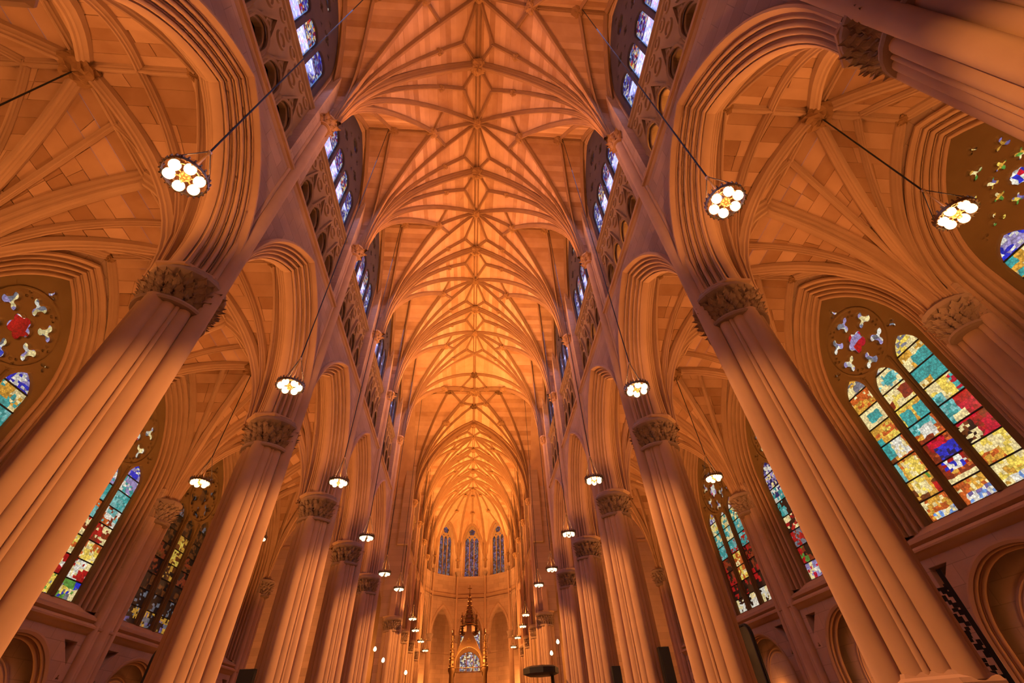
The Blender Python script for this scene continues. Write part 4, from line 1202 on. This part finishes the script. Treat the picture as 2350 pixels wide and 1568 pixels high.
# ================================================================== CANOPIED ALTAR
bd = empty('altar_canopy', (-.12, 66, 0), label='bronze altar canopy with crocketed spire in front of the apse', cat='canopy')
bd.scale = (1, 1, .9)
def spire(r, z0, z1, n=8, knobs=7):
    mb = MB(); pr = []
    for i in range(knobs + 1):
        t = i / knobs; z = z0 + (z1 - z0) * t; rr = r * (1 - t) ** .9 + .03
        pr += [(rr * 1.0, z), (rr * 1.22 + .03, z + .08), (rr * .95, z + .16)]
    mb.lathe(pr, n, ph=pi / 8)
    for i in range(knobs):
        t = (i + .5) / knobs; z = z0 + (z1 - z0) * t; rr = r * (1 - t) + .05
        for q in range(4):
            a = pi / 2 * q + pi / 4; c = (rr * cos(a), rr * sin(a))
            mb.box(c[0] - .07, c[0] + .07, c[1] - .07, c[1] + .07, z - .08, z + .1)
    return mb
ob('spire', spire(.62, 14.3, 18.2).build('spire', 'bronze', 30), bd)
ob('lantern', MB().lathe([(.95, 12.9), (1.05, 13.0), (.8, 13.1), (.8, 14.0), (1.0, 14.1), (.9, 14.25), (.6, 14.35)], 8, ph=pi / 8).build('lantern', 'bronze', 25), bd)
ob('cross_finial', MB().box(-.04, .04, -.04, .04, 18.1, 19.3).box(-.28, .28, -.04, .04, 18.8, 18.9).build('cross_finial', 'bronze'), bd)
for sx in (-1, 1):
    for sy in (-1, 1):
        ob('post', MB().lathe([(.4, 0), (.4, 1.2), (.25, 1.4), (.25, 8.4), (.4, 8.7), (.4, 9.0)], 12, (sx * 2.0, sy * 2.0)).build('post', 'bronze', 35), bd)
        mb = spire(.3, 9.0, 13.2, 6, 5); mb.v = [(x + sx * 2.0, y + sy * 2.0, z) for x, y, z in mb.v]
        ob('pinnacle', mb.build('pinnacle', 'bronze', 30), bd)
    mb = spire(.22, 13.0, 15.6, 6, 4); mb.v = [(x + sx * .95, y, z) for x, y, z in mb.v]
    ob('pinnacle', mb.build('pinnacle', 'bronze', 30), bd)
v, f = plate([(-2.1, 9), (2.1, 9), (1.2, 11.2), (0, 13.6), (-1.2, 11.2)], [lancet(0, 1.55, 9.01, 9.6, 1.7, 8), foil(0, 11.95, .32, 3)], -.12, .12, .03)
for sg, ax in ((-2.0, 0), (2.0, 0), (-2.0, 1), (2.0, 1)):
    me = fixn(mesh('gable', [((a, sg + d, z) if ax == 0 else (sg + d, a, z)) for a, z, d in v], f, 'bronze')); ob('gable', me, bd)
light('POINT', 'altar_fill', (-.1, 63.0, 9.0), 500, GOLD, None, shadow_soft_size=.4)  # unseen fill added before the canopy to brighten the apse wall

# ================================================================== DARK FITTINGS LOW IN THE PICTURE
def dark_panel(x, y, w, h, name, label, side):
    e = empty(name, (x, y, 0), label=label, cat='panel')
    v, f = plate([(-w / 2, 0)] + [(a, h - .5 + z) for a, z in arch_line(w / 2, .5, 0, 8)] + [(w / 2, 0)], [], -.05, .05, .015)
    ob('board', fixn(mesh('board', [(side * d, a, z) for a, z, d in v], f, 'black_paint')), e)
    v, f = sweep_arch([(.0, -.08), (-.07, -.1), (-.1, -.06)], w / 2, .5, 8, jamb=h - .5)
    ob('frame', fixn(mesh('frame', [(side * d, a, z + h - .5) for a, z, d in v], f, 'iron')), e)
    ob('foot', MB().box(-.2, .2, -w / 2, w / 2, 0, .12).build('foot', 'black_paint'), e)
dark_panel(13.2, 23.6, 1.25, 5.2, 'black_panel', 'tall black arch-topped panel standing against the right aisle wall', 1)
dark_panel(-13.2, 24.0, 1.2, 5.2, 'black_panel', 'tall black arch-topped panel standing against the left aisle wall', -1)
# black fretwork screen seen nearly edge-on beyond the first right column
e = empty('iron_screen', (9.5, 8.95, 0), label='narrow black iron screen with fretwork beside the big right column', cat='screen')
e.rotation_euler = (0, 0, radians(132))
for q in (-.13, .13): ob('upright', MB().box(q - .04, q + .04, -.05, .05, 0, 4.15 if q > 0 else 3.75).build('upright', 'black_paint'), e)
fr = MB()
rnd = random.Random(31)
for i in range(26):
    z = 1.9 + i * .06; a = rnd.uniform(-.1, .06); fr.box(a - .04, a + rnd.uniform(.02, .07), -.03, .03, z, z + rnd.uniform(.05, .1))
fr.box(-.13, .13, -.03, .03, 3.4, 3.45); fr.box(-.13, .13, -.03, .03, 1.5, 1.58)
props(ob('fretwork', fr.build('fretwork', 'black_paint'), e), kind='stuff')
ob('base', MB().box(-.4, .4, -.15, .15, 0, .1).build('base', 'black_paint'), e)
def speaker(x, y, z, w, h, label):
    e = empty('loudspeaker', (x, y, z), label=label, cat='loudspeaker', group='black loudspeakers on columns')
    ob('cabinet', MB().box(-w / 2, w / 2, -.12, .12, -h, 0).build('cabinet', 'black_paint'), e)
    ob('grille', MB().box(-w / 2 + .03, w / 2 - .03, -.14, -.12, -h + .04, -.04).build('grille', 'iron'), e)
    ob('bracket', MB().box(-.04, .04, .12, .3, -h / 2 - .05, -h / 2 + .05).build('bracket', 'iron'), e)
speaker(7.95, yk(3) - 1.12, 4.1, .42, 1.4, 'black loudspeaker low on the third right column')
speaker(7.75, yk(4) - 1.12, 4.2, .45, 1.2, 'black loudspeaker low on the fourth right column')
speaker(-8.05, yk(3) - 1.12, 3.95, .55, 1.2, 'black loudspeaker low on the third left column')
# pulpit canopy on the right by the crossing
pc = empty('pulpit_canopy', (4.9, 36.0, -.85), label='dark flat pulpit canopy by the right crossing pier', cat='canopy')
ob('sounding_board', MB().lathe([(.9, 5.5), (1.2, 5.6), (1.2, 5.9), (1.0, 6.0), (.2, 6.05)], 8).build('sounding_board', 'black_paint', 25), pc)
ob('post', MB().lathe([(.12, 0), (.12, 5.6)], 8, (.8, .3)).build('post', 'black_paint'), pc)
# tall standing lamps and candles near the crossing
WL_BULB = MB().lathe([(.05, 0), (.14, .08), (.15, .2), (.08, .34), (.02, .38)], 10).build('bulb', 'candle_light', 60)
def lamp_stand(x, y, z, label, sc_=1.0):
    e = empty('standing_lamp', (x, y, z), label=label, cat='lamp', group='standing lamps')
    e.scale = (sc_, sc_, sc_)
    ob('pole', MB().lathe([(.2, -z / sc_), (.2, -z / sc_ + .08), (.035, -z / sc_ + .2), (.03, -.1), (.07, -.05), (.05, 0)], 8).build('pole', 'brass', 40), e); ob('bulb', WL_BULB, e)
    return e
for x, y, z, l in ((10.96, 30, 6.9, 'small lit globe in the right aisle between two far columns'), (-10.97, 30, 7.0, 'small lit globe in the left aisle between two far columns'),
                   (6.33, 40, 6.2, 'lower of two candle lamps right of the crossing'), (6.9, 40.0, 6.9, 'upper of two candle lamps right of the crossing'),
                   (-7.0, 40, 6.9, 'uppermost candle lamp left of the crossing'), (-6.29, 40.0, 6.2, 'second candle lamp left of the crossing'),
                   (-5.14, 45, 5.9, 'lowest candle lamp left of the altar canopy'), (-8.3, 37, 8.6, 'tiny lit globe past the fifth left column'), (8.07, 37, 8.7, 'tiny lit globe past the fifth right column')):
    lamp_stand(x, y, z, l, .8)
